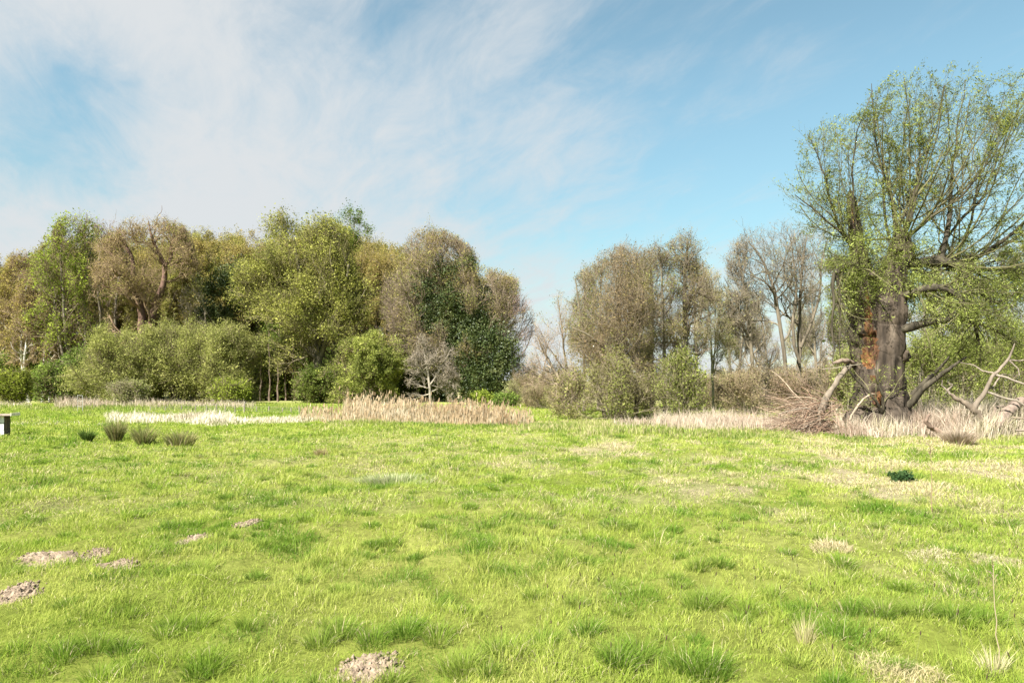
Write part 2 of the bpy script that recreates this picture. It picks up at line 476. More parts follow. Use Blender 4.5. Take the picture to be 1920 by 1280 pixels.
# where the cirrus lies: thick over the western (left) half and low down, thin in the east
west = mrange(sp.outputs[0], .42, -.5)
low = mrange(sp.outputs[2], .28, .05)
cov = mth('ADD', mth('MULTIPLY', west, .40), mth('MULTIPLY', low, .62))
def blob(dx, dy, dz, rad, amt):
    v = Vector((dx, dy, dz)).normalized()
    n = N.new('ShaderNodeVectorMath'); n.operation = 'DISTANCE'; L.new(tc.outputs['Generated'], n.inputs[0]); n.inputs[1].default_value = v
    return mth('MULTIPLY', mrange(n.outputs['Value'], rad, 0.), amt)
def pdir(px, py): return ((px - 960) / F, 1., (HY - py) / F)
for px, py, rad, amt in ((140, 60, .42, .42), (330, 330, .5, .22), (620, 330, .36, .16), (1010, 215, .16, .16), (1040, 310, .14, .12), (1390, 80, .14, .20), (960, 60, .2, .16), (1500, 140, .12, .10),
                         (10, 215, .22, -.55), (170, 195, .14, -.25), (520, 110, .26, -.28), (40, 420, .2, -.12), (1360, 230, .6, -.14), (1150, 150, .5, -.10)):
    cov = mth('ADD', cov, blob(*pdir(px, py), rad, amt))
cf = mth('ADD', cov, mth('MULTIPLY', mth('SUBTRACT', big, .5), .75))
cf = mth('ADD', cf, mth('MULTIPLY', mth('SUBTRACT', wisp, .5), 1.05))
cf = mth('ADD', cf, mth('MULTIPLY', mth('SUBTRACT', puff, .52), 1.05))
cfac = mrange(cf, -.20, .80, 0., .97)
# tint of the clear sky, dimmed towards the horizon
mixc = N.new('ShaderNodeMix'); mixc.data_type = 'RGBA'; L.new(cfac, mixc.inputs[0])
hs = N.new('ShaderNodeMix'); hs.data_type = 'RGBA'; hs.blend_type = 'MULTIPLY'; hs.inputs[0].default_value = 1; 
hz = mrange(sp.outputs[2], .0, .42, .62, 1.0); hc_ = N.new('ShaderNodeCombineColor')
L.new(mth('MULTIPLY', hz, .88), hc_.inputs[0]); L.new(mth('MULTIPLY', hz, .97), hc_.inputs[1]); L.new(mth('MULTIPLY', hz, .76), hc_.inputs[2]); L.new(hc_.outputs[0], hs.inputs[7])
L.new(sky.outputs[0], hs.inputs[6]); L.new(hs.outputs[2], mixc.inputs[6]); mixc.inputs[7].default_value = (3.0, 3.12, 3.2, 1)
L.new(mixc.outputs[2], bg.inputs['Color']); L.new(bg.outputs[0], wo.inputs['Surface'])

sl = bpy.data.lights.new('sun', 'SUN'); sl.energy = 3.9; sl.angle = math.radians(1.2); sl.color = (1, .98, .945)
so = bpy.data.objects.new('sun', sl); COL.objects.link(so); so.rotation_euler = SUN_DIR.to_track_quat('Z', 'Y').to_euler(); so.location = (-30, -20, 40)

cd = bpy.data.cameras.new('camera'); cam = bpy.data.objects.new('camera', cd); COL.objects.link(cam); sc.camera = cam
cd.sensor_width = 36; cd.lens = 24; cd.clip_start = .05; cd.clip_end = 6000
cam.location = (0, 0, CZ); cam.rotation_euler = (math.radians(90), 0, 0); cd.shift_y = (HY - 640) / 1920
sc.view_settings.view_transform = 'Standard'; sc.view_settings.look = 'None'; sc.view_settings.exposure = 2.15; sc.view_settings.gamma = 1
sc.cycles.max_bounces = 6; sc.cycles.diffuse_bounces = 4; sc.cycles.transmission_bounces = 3; sc.cycles.glossy_bounces = 1
sc.cycles.sample_clamp_indirect = 4

# ================================================================== GROUND
def straw_w(x, y):
    d = np.hypot(x, y)
    zone = sstep(7.5, 12, d) * (.35 + .65 * sstep(-5, 1, x)) * (1 - .75 * sstep(23, 29, d)) + .28 * sstep(1.5, 4, x) * sstep(4.5, 7, d)
    n = fbm2(x / 1.5 + 3, y / 2.2, 21, 3)
    return np.clip(zone * (.46 + .85 * n + .5 * fbm2(x / .45, y / .6, 27, 2)) + .10 * fbm2(x / .5, y / .5, 25, 2), 0, 1)

LIME = np.array((.25, .318, .045)); YEL = np.array((.385, .398, .098)); DEEP = np.array((.10, .185, .022)); STRAW = np.array((.50, .42, .245))
def ground_col(x, y):
    x = np.asarray(x, float); y = np.asarray(y, float)
    a = .5 + .8 * fbm2(x / 2.3, y / 2.3, 31, 3)
    a = np.clip(a, 0, 1)[:, None]
    c = LIME * (1 - a) + YEL * a
    s = straw_w(x, y)[:, None]
    return c * (1 - s) + STRAW * s
def axis(fine, half, far, growth):
    a = list(np.arange(0, half, fine)); st = fine
    while a[-1] < far: st *= growth; a.append(a[-1] + st)
    return np.array(a)
ax = axis(.14, 9, 2600, 1.045); xs = np.concatenate([-ax[:0:-1], ax])
ay = axis(.14, 14, 2800, 1.035); by = axis(.6, 3, 1500, 1.15); ys = np.concatenate([-by[:0:-1], ay])
gx, gy = np.meshgrid(xs, ys); gz = H(gx, gy)
nV = np.stack([gx, gy, gz], -1).reshape(-1, 3)
ii = np.arange(len(xs) * len(ys)).reshape(len(ys), len(xs))
gq = np.stack([ii[:-1, :-1], ii[:-1, 1:], ii[1:, 1:], ii[1:, :-1]], -1).reshape(-1, 4)
gc = ground_col(nV[:, 0], nV[:, 1]); gc = gc * (.42 + .3 * sstep(14, 34, nV[:, 1]))[:, None]  # near turf darkened: shade in the gaps between blades put into the colour
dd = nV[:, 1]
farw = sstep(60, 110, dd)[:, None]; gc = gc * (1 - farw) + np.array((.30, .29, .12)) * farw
M_GROUND, nt_, N_, L_ = new_mat('meadow_turf')
_o = N_.new('ShaderNodeOutputMaterial'); _a = N_.new('ShaderNodeAttribute'); _a.attribute_name = 'Col'
_t = N_.new('ShaderNodeTexCoord'); _n = N_.new('ShaderNodeTexNoise'); _n.inputs['Scale'].default_value = 9; _n.inputs['Detail'].default_value = 8; _n.inputs['Roughness'].default_value = .7
_r = N_.new('ShaderNodeMapRange'); _r.inputs[1].default_value = .3; _r.inputs[2].default_value = .7; _r.inputs[3].default_value = .6; _r.inputs[4].default_value = 1.3
_m = N_.new('ShaderNodeMix'); _m.data_type = 'RGBA'; _m.blend_type = 'MULTIPLY'; _m.inputs[0].default_value = 1
_b = N_.new('ShaderNodeBsdfDiffuse'); _p = N_.new('ShaderNodeBump'); _p.inputs['Strength'].default_value = .8; _p.inputs['Distance'].default_value = .05
L_.new(_t.outputs['Object'], _n.inputs['Vector']); L_.new(_n.outputs['Fac'], _r.inputs[0]); L_.new(_a.outputs['Color'], _m.inputs[6]); L_.new(_r.outputs[0], _m.inputs[7])
L_.new(_m.outputs[2], _b.inputs['Color']); L_.new(_n.outputs['Fac'], _p.inputs['Height']); L_.new(_p.outputs[0], _b.inputs['Normal']); L_.new(_b.outputs[0], _o.inputs['Surface'])
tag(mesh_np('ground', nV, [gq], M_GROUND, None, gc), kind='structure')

# ------------------------------------------------------------------ grass blades
def blades(x, y, h, wd, lx, ly, col, g, z=None, bend=.4):
    n = len(x); z = H(x, y) - .01 if z is None else z
    th = g.random(n) * 2 * math.pi; cx, cy = np.cos(th) * wd * .5, np.sin(th) * wd * .5
    hm = h * .58
    V = np.empty((n, 5, 3))
    V[:, 0] = np.stack([x - cx, y - cy, z], 1); V[:, 1] = np.stack([x + cx, y + cy, z], 1)
    mx, my = x + lx * bend * h, y + ly * bend * h
    V[:, 2] = np.stack([mx + cx * .8, my + cy * .8, z + hm], 1); V[:, 3] = np.stack([mx - cx * .8, my - cy * .8, z + hm], 1)
    V[:, 4] = np.stack([x + lx * h, y + ly * h, z + h * (1 - .18 * np.minimum(np.hypot(lx, ly), 2))], 1)
    b = np.arange(n)[:, None] * 5
    return V.reshape(-1, 3), [b + np.array([[0, 1, 2, 3]]), b + np.array([[3, 2, 4]])], np.repeat(col, 5, axis=0)

def lod_points(n, d0, d1, p, g, margin=4.):
    """n ground points, density per square metre ~ d^-p, over the wedge the camera sees and a margin"""
    q = 2 - p
    d = (d0 ** q + (d1 ** q - d0 ** q) * g.random(n)) ** (1 / q)
    x = (g.random(n) * 2 - 1) * (.78 * d + margin)
    return x, d

MOLE = [(112, 1046, .42, .14, .07, 'long low ridge of crumbly brown soil in the grass'), (182, 1040, .13, .1, .06, 'small soil heap just behind the long soil ridge'), (218, 1058, .2, .1, .06, 'pale crumbled soil heap at the end of the long ridge'),
        (30, 1115, .2, .14, .08, 'reddish brown molehill in the grass nearest the field edge'), (367, 1011, .21, .12, .06, 'flat brown molehill between the long ridge and the farthest one'), (464, 983, .17, .13, .08, 'pinkish molehill farthest out in the short grass'),
        (695, 1247, .22, .12, .07, 'pale dry molehill in front of long tufts at the very near edge')]
mpos = [gp(m[0], m[1]) for m in MOLE]
def not_mole(x, y):
    k = np.ones(len(x), bool)
    for m, p in zip(MOLE, mpos):
        k &= (((x - p[0]) / (m[2] * .85)) ** 2 + ((y - p[1]) / (m[3] * 1.3)) ** 2 > 1) | (np.sin(x * 913.7 + y * 517.3) > .86)
    return k

g = np.random.default_rng(5)
GV, GF, GC, gn = [], {3: [], 4: []}, [], 0
def gadd(r):
    global gn
    V, Fs, C = r
    for f in Fs: GF[f.shape[1]].append(f + gn)
    GV.append(V); GC.append(C); gn += len(V)
def blade_col(x, y, g, deep):
    n = len(x)
    a = np.clip(.42 + .6 * fbm2(x / 1.9, y / 1.9, 31, 3) + .5 * fbm2(x / .45, y / .45, 85, 2) + g.normal(size=n) * .25, 0, 1)[:, None]
    c = LIME * (1 - a) + YEL * a
    dp = np.clip(deep, 0, 1)[:, None]; c = c * (1 - dp) + DEEP * dp
    s = straw_w(x, y); s = (g.random(n) < s * .8 + .055 + .12 * np.clip(fbm2(x / .6, y / .6, 83, 2), 0, 1))[:, None]
    sc_ = STRAW * np.array([1, 1, 1]) * np.exp(g.normal(size=(n, 1)) * .18)
    c = np.where(s, sc_, c)
    return c * np.exp(g.normal(size=(n, 1)) * .13), s[:, 0]
# carpet
n = 800000; x, y = lod_points(n, 2.6, 70, 1.75, g); k = not_mole(x, y); x, y = x[k], y[k]; n = len(x); d = np.hypot(x, y)
pk = fbm2(x / .30, y / .36, 45, 2); hf = np.clip(1 + .35 * fbm2(x / 1.1, y / 1.1, 41, 3) + 1.1 * pk, .3, 2.2)
c, s = blade_col(x, y, g, .04 + .25 * fbm2(x / .7, y / .7, 43, 2) + .75 * sstep(.12, .42, fbm2(x / .42, y / .5, 49, 2)) * sstep(-.25, .1, fbm2(x / 3.5, y / 3.5, 50, 2)))
th = g.random(n) * 6.283; ln = np.abs(g.normal(size=n)) * .5 + .15; ln = np.where(s, ln + .9, ln)
h = (.034 + .0095 * np.sqrt(d)) * hf * np.exp(g.normal(size=n) * .25) * np.where(s, .7, 1)
gadd(blades(x, y, h, np.maximum(.0029, d * .00058) * np.exp(g.normal(size=n) * .2), ln * np.cos(th) + .12, ln * np.sin(th), c, g))
# clumps: blades that lean out of a common foot
def clumps(cx, cy, rad, hgt, per, deep, g, wmul=1., strawmul=1.):
    m = len(cx); k = np.repeat(np.arange(m), per); n = len(k)
    r = np.sqrt(g.random(n)); th = g.random(n) * 6.283
    x = cx[k] + rad[k] * r * np.cos(th); y = cy[k] + rad[k] * r * np.sin(th)
    kk = not_mole(x, y); x, y, r, th, k = x[kk], y[kk], r[kk], th[kk], k[kk]; n = len(x)
    d = np.hypot(x, y)
    c, s = blade_col(x, y, g, deep[k] + g.normal(size=n) * .08)
    ln = r * .75 + np.abs(g.normal(size=n)) * .28
    h = hgt[k] * (1 - .35 * r) * np.exp(g.normal(size=n) * .2) * np.where(s, .8, 1)
    a = th + g.normal(size=n) * .5
    gadd(blades(x, y, h, np.maximum(.0031, d * .00058) * wmul * np.exp(g.normal(size=n) * .2), ln * np.cos(a) + .1, ln * np.sin(a), c, g))
cx, cy = lod_points(39000, 2.8, 55, 1.55, g); d = np.hypot(cx, cy)
sz = np.exp(g.normal(size=len(cx)) * .45)
mask = .55 + .5 * fbm2(cx / 1.0, cy / 1.0, 47, 2) + 1.2 * fbm2(cx / .30, cy / .36, 45, 2)
clumps(cx, cy, (.05 + .0055 * d) * sz, (.058 + .011 * np.sqrt(d)) * sz ** .8 * np.clip(mask, .3, 1.7), np.full(len(cx), 24), np.clip(.05 + .4 * (sz - .95), 0, .6) * (.4 + .6 * g.random(len(cx))) + .85 * sstep(.10, .36, fbm2(cx / .42, cy / .5, 49, 2)), g)
# long dark-green tufts, the ones one can make out in the photo first
spots = [(1150, 990, .9), (1190, 992, .7), (1260, 998, .6), (960, 998, .5), (930, 1068, .5), (955, 970, .4), (735, 1020, .45), (1310, 1135, 1.), (1340, 1128, .9), (1400, 1150, .8), (1600, 1150, 1.1), (1660, 1152, 1.2), (1720, 1155, 1.1), (1790, 1160, 1.),
         (1850, 1165, 1.), (1580, 1060, .8), (1310, 1062, .8), (1350, 1060, .7), (1100, 1190, .8), (1160, 1245, 1.1), (1290, 1260, 1.3), (1330, 1265, 1.2), (870, 1260, 1.), (850, 1255, .8), (390, 1255, .9), (640, 1190, .9), (600, 1210, .8), (760, 1190, 1.), (700, 1205, .9), (820, 1200, .8),
         (180, 1215, .7), (120, 1230, .7), (380, 1070, .6), (350, 1068, .5), (330, 1178, .6), (370, 1175, .6), (60, 975, .5), (20, 1075, .5), (40, 1078, .5), (1810, 990, .6), (1890, 985, .6), (1560, 1180, .6), (660, 1060, .5), (480, 1085, .45), (1020, 1210, .7), (1800, 1090, .6), (1000, 1120, .5), (540, 980, .4), (1080, 1135, .5), (1200, 1230, .9), (930, 1225, .8)]
tx = np.array([gp(a, b)[:2] for a, b, _ in spots]); ts = np.array([q for *_, q in spots])
ex, ey = lod_points(680, 3.2, 24, 1.4, g); es = .15 + .4 * g.random(len(ex)) ** 2
cx = np.concatenate([tx[:, 0], ex]); cy = np.concatenate([tx[:, 1], ey]); cs_ = np.concatenate([ts, es]); d = np.hypot(cx, cy)
clumps(cx, cy, (.06 + .009 * d) * (.5 + .5 * cs_), .06 + .092 * cs_, (170 + 260 * cs_).astype(int), .4 + .5 * g.random(len(cx)), g, .9)
tag(mesh_np('meadow_grass', np.concatenate(GV), [np.concatenate(GF[4]), np.concatenate(GF[3])], M_GRASS, None, np.concatenate(GC)), 'short lime green meadow grass with deeper green tufts and straw patches', 'grass', kind='stuff')

# ------------------------------------------------------------------ stands of dead stems and rough grass
def stand(name, label, segs, n, hmin, hmax, pal, g, lean=.25, wd=.016, kind='stuff', cat='reeds', plume=False, mat=None, curve=.35):
    """segs: (x left px, x right px, near depth, far depth, height multiplier, weight)"""
    sg = np.array(segs, float); wt = sg[:, 5] / sg[:, 5].sum(); k = g.choice(len(sg), n, p=wt)
    d = sg[k, 2] + (sg[k, 3] - sg[k, 2]) * g.beta(1.4, 1.4, n)
    px = sg[k, 0] + (sg[k, 1] - sg[k, 0]) * g.beta(1.25, 1.25, n)
    x = (px - 960) / F * d
    d = d + .9 * fbm2(x / 2.2, d * 0, 61, 2)
    cl = .75 + .6 * fbm2(x / 1.3, d / 1.3, 67, 3)
    h = (hmin + (hmax - hmin) * g.random(n)) * sg[k, 4] * np.clip(cl + .25 * fbm2(x / .35, d / .35, 69, 2), .3, 1.5)
    th = g.random(n) * 6.283; ln = np.abs(g.normal(size=n)) * lean
    cl2 = fbm2(x / 1.8, d / 1.8, 71, 2)
    pal = np.asarray(pal, float); q = np.clip((.5 + .6 * cl2 + g.normal(size=n) * .25) * (len(pal) - 1), 0, len(pal) - 1.001); qi = q.astype(int); qf = (q - qi)[:, None]
    c = (pal[qi] * (1 - qf) + pal[qi + 1] * qf) * np.exp(g.normal(size=(n, 1)) * .15)
    V, Fs, C = blades(x, d, h, wd * np.exp(g.normal(size=n) * .3), ln * np.cos(th) + .3 * lean * cl2 * 2, ln * np.sin(th), c, g, bend=curve)
    if plume:
        m = g.random(n) < .35; kk = np.where(m)[0]; tip = V.reshape(n, 5, 3)[kk, 4]; nn = len(kk)
        pv = np.stack([tip + [[-.015, 0, -.08]], tip + [[.015, .01, -.1]], tip + [[.035, 0, .06]], tip + [[.01, 0, .12]]], 1) + g.normal(size=(nn, 4, 3)) * .012
        Fs = Fs + [np.arange(nn * 4).reshape(nn, 4) + len(V)]; V = np.concatenate([V, pv.reshape(-1, 3)]); C = np.concatenate([C, np.repeat(c[kk] * np.array([.8, .7, .62]), 4, axis=0)])
    f4 = np.concatenate([f for f in Fs if f.shape[1] == 4]); f3 = np.concatenate([f for f in Fs if f.shape[1] == 3])
    return tag(mesh_np(name, V, [f4, f3], mat or M_STRAW, None, C), label, cat, kind=kind)

REED = [(.34, .265, .165), (.43, .355, .235), (.52, .45, .33)]
PALE = [(.43, .36, .26), (.55, .48, .37), (.66, .59, .47)]
DRYP = [(.32, .225, .165), (.40, .315, .235), (.50, .42, .325), (.36, .32, .19)]
ROUGH = [(.12, .19, .035), (.20, .26, .05), (.27, .29, .08), (.40, .36, .18)]
g = np.random.default_rng(8)
stand('reed_bed', 'tall dry tan reed bed standing in front of the wood', [(640, 950, 30.5, 36, 1., 10), (640, 740, 32, 38, 1.3, 3.), (850, 1000, 30, 34, .7, 2.5), (560, 700, 31, 36, .6, 2), (600, 1000, 29.5, 32, .35, 3)], 14000, .3, 1.22, REED, g, .24, .013, plume=True)
stand('pale_sedge', 'low bleached cream sedge strip before the wire fence', [(205, 440, 31.5, 37, 1.1, 6), (320, 580, 30.8, 34.5, .8, 5), (480, 680, 32, 36, .55, 2), (-20, 230, 30, 33, .35, 1.2)], 11000, .2, .55, PALE, g, .5, .022, cat='sedge')
stand('bank_grass', 'rough green and tan grass on the bank along the wood', [(-120, 640, 47, 66, 1., 10), (-120, 640, 36.5, 45.5, .45, 6), (120, 440, 50, 64, 1.2, 3), (-60, 120, 30, 37, .5, 1.5)], 24000, .15, .5, ROUGH, g, .45, .035, cat='grass', mat=M_GRASS)
stand('dead_bank_stems', 'grey brown dead stems at the foot of the green thicket', [(110, 190, 54, 60, 1.4, 2), (180, 480, 56, 64, 1., 5), (-40, 60, 58, 64, .8, 1)], 6500, .35, .95, DRYP, g, .4, .028, cat='dead stems')
stand('rough_verge', 'mixed green and straw coloured rough grass below the brown thicket', [(960, 1260, 25.5, 33, .5, 6), (1000, 1420, 27, 35, .5, 6), (560, 1000, 24, 31, .35, 5), (1240, 1960, 20.5, 22.5, .42, 5), (1080, 1560, 23., 26.5, .6, 6), (600, 1020, 28, 30.5, .5, 3)], 32000, .2, .62, ROUGH + [(.46, .38, .22)], g, .45, .022, cat='grass', mat=M_GRASS)
stand('withered_reeds', 'withered pinkish tan reeds and grass round the foot of the old willow', [(1560, 1960, 21.8, 26, 1., 11), (1700, 1960, 24, 29, 1.2, 7), (1250, 1560, 24.5, 29, .55, 6), (1230, 1480, 26, 32, .7, 5), (1150, 1400, 27, 33, .4, 3)], 34000, .6, 1.4, DRYP, g, .42, .016)
# ================================================================== TREES OF THE WOOD (left)
def S_budding(pal=OLIVE, n=11000, leaf=.17, bark=GREY_B, twig=(.22, .17, .10), **k):
    return style(L=lambda h: levels(h, (17, 9, 8, 4), t0=.18), n_leaf=n, leaf=leaf, pal=pal, bark=bark, twig=twig, **k)
def S_bare(twig=(.20, .14, .10), bark=GREY_B, n=0, leaf=.1, pal=BROWN, lv=(13, 8, 8, 5), **k):
    return style(L=lambda h: levels(h, lv), n_leaf=n, leaf=leaf, pal=pal, bark=bark, twig=twig, **k)
def S_leafy(pal=YGREEN, n=22000, leaf=.26, lv=(14, 9, 7, 3), **k):
    return style(L=lambda h: levels(h, lv), n_leaf=n, leaf=leaf, pal=pal, spread=k.pop('spread', .3), **k)
def S_shrub(pal=SHRUB, n=20000, leaf=.17, nt=9, twig=(.19, .16, .08), t0=.15, **k):
    return style(L=lambda h: levels(h, (12, 8, 6), l=(.5, .26, .13), up=(.10, .06, .03), ang=(42, 45, 45), ang_low=75, t0=t0, wig=.2), n_leaf=n, leaf=leaf, pal=pal, nt=nt, rag=.42,
                 trunk_top=.6, r0=.02, twig=twig, bark=k.pop('bark', GREY_B), spread=k.pop('spread', .22), **k)

BIRCHW = (.62, .58, .5)
TREES = {}
def T(key, *a, **k): TREES[key] = make_tree(*a, **k)

# birches at the left edge
bst = dict(bark=BIRCHW, twig=(.24, .17, .10), barkmat=M_BIRCH, trunk_top=.9, r0=.011)
def blv(h): return levels(h, (26, 9, 7, 4), l=(.26, .13, .08, .045), up=(.10, .04, .0, -.05), ang=(50, 45, 45, 45), ang_low=65, t0=.3)
T('b1', 'birch_tree', 'yellow brown budding birch cut off by the edge of the photo', 'tree', 87, -20, [(472, -40, 10), (520, -75, 30), (620, -85, 40), (700, -60, 30)], style(L=blv, n_leaf=13000, leaf=.15, pal=OCHRE, **bst), 101)
T('b2', 'birch_tree', 'ochre budding birch with white stem just inside the edge of the wood', 'tree', 85, 40, [(476, 25, 50), (520, 0, 72), (620, -8, 85), (700, 10, 75)], style(L=blv, n_leaf=13000, leaf=.15, pal=OCHRE, **bst), 102)
T('b3', 'birch_tree', 'slender white stemmed birch beside the bright green leafed tree', 'tree', 83.5, 55, [(500, 45, 70), (560, 25, 90), (650, 25, 88), (700, 35, 80)], style(L=blv, n_leaf=5000, leaf=.14, pal=OCHRE, **bst), 103)
T('b4', 'birch_tree', 'broad white birch stem showing low down under the green leafed tree', 'tree', 83, 79, [(540, 65, 100), (600, 50, 110), (680, 55, 100)], style(L=blv, n_leaf=3500, leaf=.14, pal=OCHRE, **bst), 104)
T('b5', 'birch_tree', 'thin white birch stem nearest the big yellow green thicket', 'tree', 84, 93, [(560, 80, 115), (620, 65, 125), (690, 75, 110)], style(L=blv, n_leaf=2500, leaf=.14, pal=OCHRE, **bst), 105)
T('lime', 'green_leafed_tree', 'tall open tree with bright fresh green leaves near the white birches', 'tree', 82, 140,
  [(398, 135, 165), (415, 112, 180), (450, 75, 186), (500, 62, 195), (560, 55, 195), (640, 60, 185), (690, 90, 170)], S_leafy(BRIGHT, 15000, .18, lv=(16, 8, 6, 3), trunk_top=.8, nt=3, cs=1.6, clump=.9), 110, lump=.22)
T('slim1', 'bare_tree', 'slender bare brown tree rising beside the bright green leafed tree', 'tree', 89, 188, [(412, 178, 200), (450, 165, 212), (540, 160, 225), (620, 165, 220)], S_bare(n=1500, pal=BROWN, leaf=.15, trunk_top=.92, r0=.010), 111)
T('slim2', 'bare_tree', 'slender bare tree close against the old gnarled red barked tree', 'tree', 91, 215, [(425, 205, 230), (470, 192, 245), (540, 185, 250), (620, 190, 245)], S_bare(n=1800, pal=OCHRE, leaf=.15, trunk_top=.92, r0=.010), 112)
GN = [[(272, 735, 0, 8.6), (270, 650, 0, 7.9), (268, 600, 0, 6.6), (257, 555, 0, 5.6), (250, 520, -.3, 4.6), (250, 490, 0, 4.0), (238, 462, 0, 3.0), (222, 435, 0, 1.7)],
      [(280, 680, 0, 5.9), (283, 600, 0, 5.9), (294, 565, 0, 5.9), (308, 525, .3, 5.3), (307, 495, .4, 4.6), (292, 468, 0, 3.3), (283, 440, 0, 2.0), (278, 415, 0, 1.0)],
      [(308, 505, 0, 3.6), (320, 480, .4, 3.0), (314, 465, .6, 2.3), (322, 440, .6, 1.3)],
      [(250, 500, 0, 3.3), (236, 490, -.8, 2.6), (222, 482, -1, 1.7), (205, 470, -1, 0.9)],
      [(257, 550, 0, 3.3), (240, 545, -1, 2.6), (215, 543, -1, 1.7), (195, 535, -1, 0.8)],
      [(306, 500, 0, 3.3), (330, 488, 1, 2.0), (350, 486, 1, 1.3), (370, 480, 1, 0.7)]]
T('gnarl', 'gnarled_tree', 'old gnarled tree with thick twisted red brown limbs above the thicket', 'tree', 80.5, 275,
  [(405, 235, 320), (430, 205, 350), (480, 185, 385), (540, 165, 385), (590, 160, 375), (640, 180, 360)],
  style(L=lambda h: levels(h, (9, 7, 7, 4), l=(.2, .12, .07, .04), up=(.06, .05, .04, .02), wig=.3, t0=.25), n_leaf=9000, leaf=.13, pal=[(.28, .20, .085), (.31, .25, .09), (.29, .28, .08)], bark=(.14, .085, .06), twig=(.25, .18, .10)), 113, trunks=GN, lump=.2)
T('e1', 'budding_tree', 'round ochre budding crown behind the gnarled tree', 'tree', 98, 345, [(407, 320, 385), (425, 292, 425), (480, 275, 440), (560, 280, 440), (640, 300, 420)], S_budding(OCHRE, 55000, .135), 114)
T('e2', 'budding_tree', 'olive budding crown between gnarled tree and big leafy tree', 'tree', 100, 425, [(410, 395, 450), (428, 370, 485), (480, 355, 500), (560, 355, 495), (640, 380, 480)], S_budding(OLIVE, 56000, .135), 115)
T('e3', 'bare_tree', 'bare grey branched tree with dark ivy inside its crown', 'tree', 86, 400, [(475, 375, 425), (510, 345, 470), (560, 335, 485), (620, 345, 475), (660, 370, 460)],
  S_bare(twig=(.26, .22, .16), n=3500, leaf=.16, pal=OLIVE), 116, ivy=([(385, 540, 26, .5), (420, 520, 26, .5), (445, 505, 22, .8), (440, 560, 28, 1.), (380, 585, 28, 1.), (415, 590, 30, 1.2)], 18000, .16))
SY = [[(597, 755, 0, 8), (597, 700, 0, 7.5), (594, 660, 0, 7), (586, 620, 0, 6.5), (577, 580, 0, 6), (571, 545, 0, 5), (560, 500, 0, 3.5), (550, 450, 0, 2)],
      [(596, 690, 0, 5), (607, 660, -.5, 4.5), (628, 610, -1.2, 4), (650, 560, -1.5, 3), (660, 500, -1.5, 2)],
      [(577, 580, 0, 4), (600, 545, .5, 4), (622, 520, 1, 3), (640, 490, 1, 1.5)],
      [(594, 670, 0, 4.5), (570, 640, 1, 4), (535, 600, 1.2, 3), (505, 560, 1.2, 1.5)],
      [(618, 755, 1, 4), (617, 700, 1, 4), (622, 640, 1, 3.5), (640, 590, 1, 2.5), (670, 540, .5, 1.3)]]
T('syc', 'leafy_tree', 'big central tree of the wood in fresh yellow green leaf', 'tree', 78, 597,
  [(395, 525, 590), (415, 490, 640), (450, 468, 670), (510, 447, 702), (580, 435, 714), (640, 440, 712), (690, 462, 700), (725, 490, 660)],
  style(L=lambda h: levels(h, (13, 9, 7, 4), l=(.30, .18, .10, .05), t0=.06), n_leaf=90000, leaf=.155, pal=[(.14, .145, .04), (.225, .225, .055), (.30, .29, .07), (.35, .345, .09)], bark=(.13, .11, .07), twig=(.2, .17, .08), spread=.3, cs=1.5, clump=.85), 117, trunks=SY, lump=.17)
T('h', 'sparse_leafed_tree', 'dark sparse olive crown topping the wood behind the big leafy tree', 'tree', 102, 530, [(383, 505, 550), (400, 478, 585), (450, 465, 600), (540, 470, 600), (640, 490, 570)],
  S_leafy([(.09, .10, .03), (.12, .13, .035), (.16, .16, .04)], 22000, .17, lv=(14, 8, 6, 3)), 118, lump=.2)
T('i', 'green_leafed_tree', 'dense bright green crown poking up behind the big leafy tree', 'tree', 103, 648, [(388, 628, 668), (402, 603, 688), (440, 592, 698), (520, 590, 705), (640, 600, 690)],
  S_leafy([(.08, .12, .02), (.12, .17, .025), (.17, .21, .03)], 42000, .17), 119, lump=.2)
T('j', 'budding_tree', 'brown budding crown between bright green crown and ivy clad tree', 'tree', 96, 720, [(418, 690, 730), (440, 672, 765), (500, 662, 790), (580, 665, 795), (660, 690, 780)], S_budding([(.27, .20, .075), (.31, .24, .08), (.28, .25, .07)], 52000, .135), 120)
KT = [[(850, 770, 0, 10), (846, 735, 0, 9), (836, 700, 0, 7), (818, 650, -.5, 6), (803, 590, -.5, 5), (803, 520, -.3, 3.5), (812, 460, 0, 2)],
      [(843, 730, 0, 7), (858, 670, .3, 6), (876, 600, .5, 5), (884, 540, .5, 4), (880, 470, .5, 2)],
      [(846, 730, 0, 6), (880, 700, -.8, 5), (920, 660, -1, 4), (945, 610, -1, 2.5), (955, 560, -1, 1.2)],
      [(836, 700, 0, 5), (800, 665, -1, 4), (775, 630, -1, 2.5), (760, 590, -1, 1.4)]]
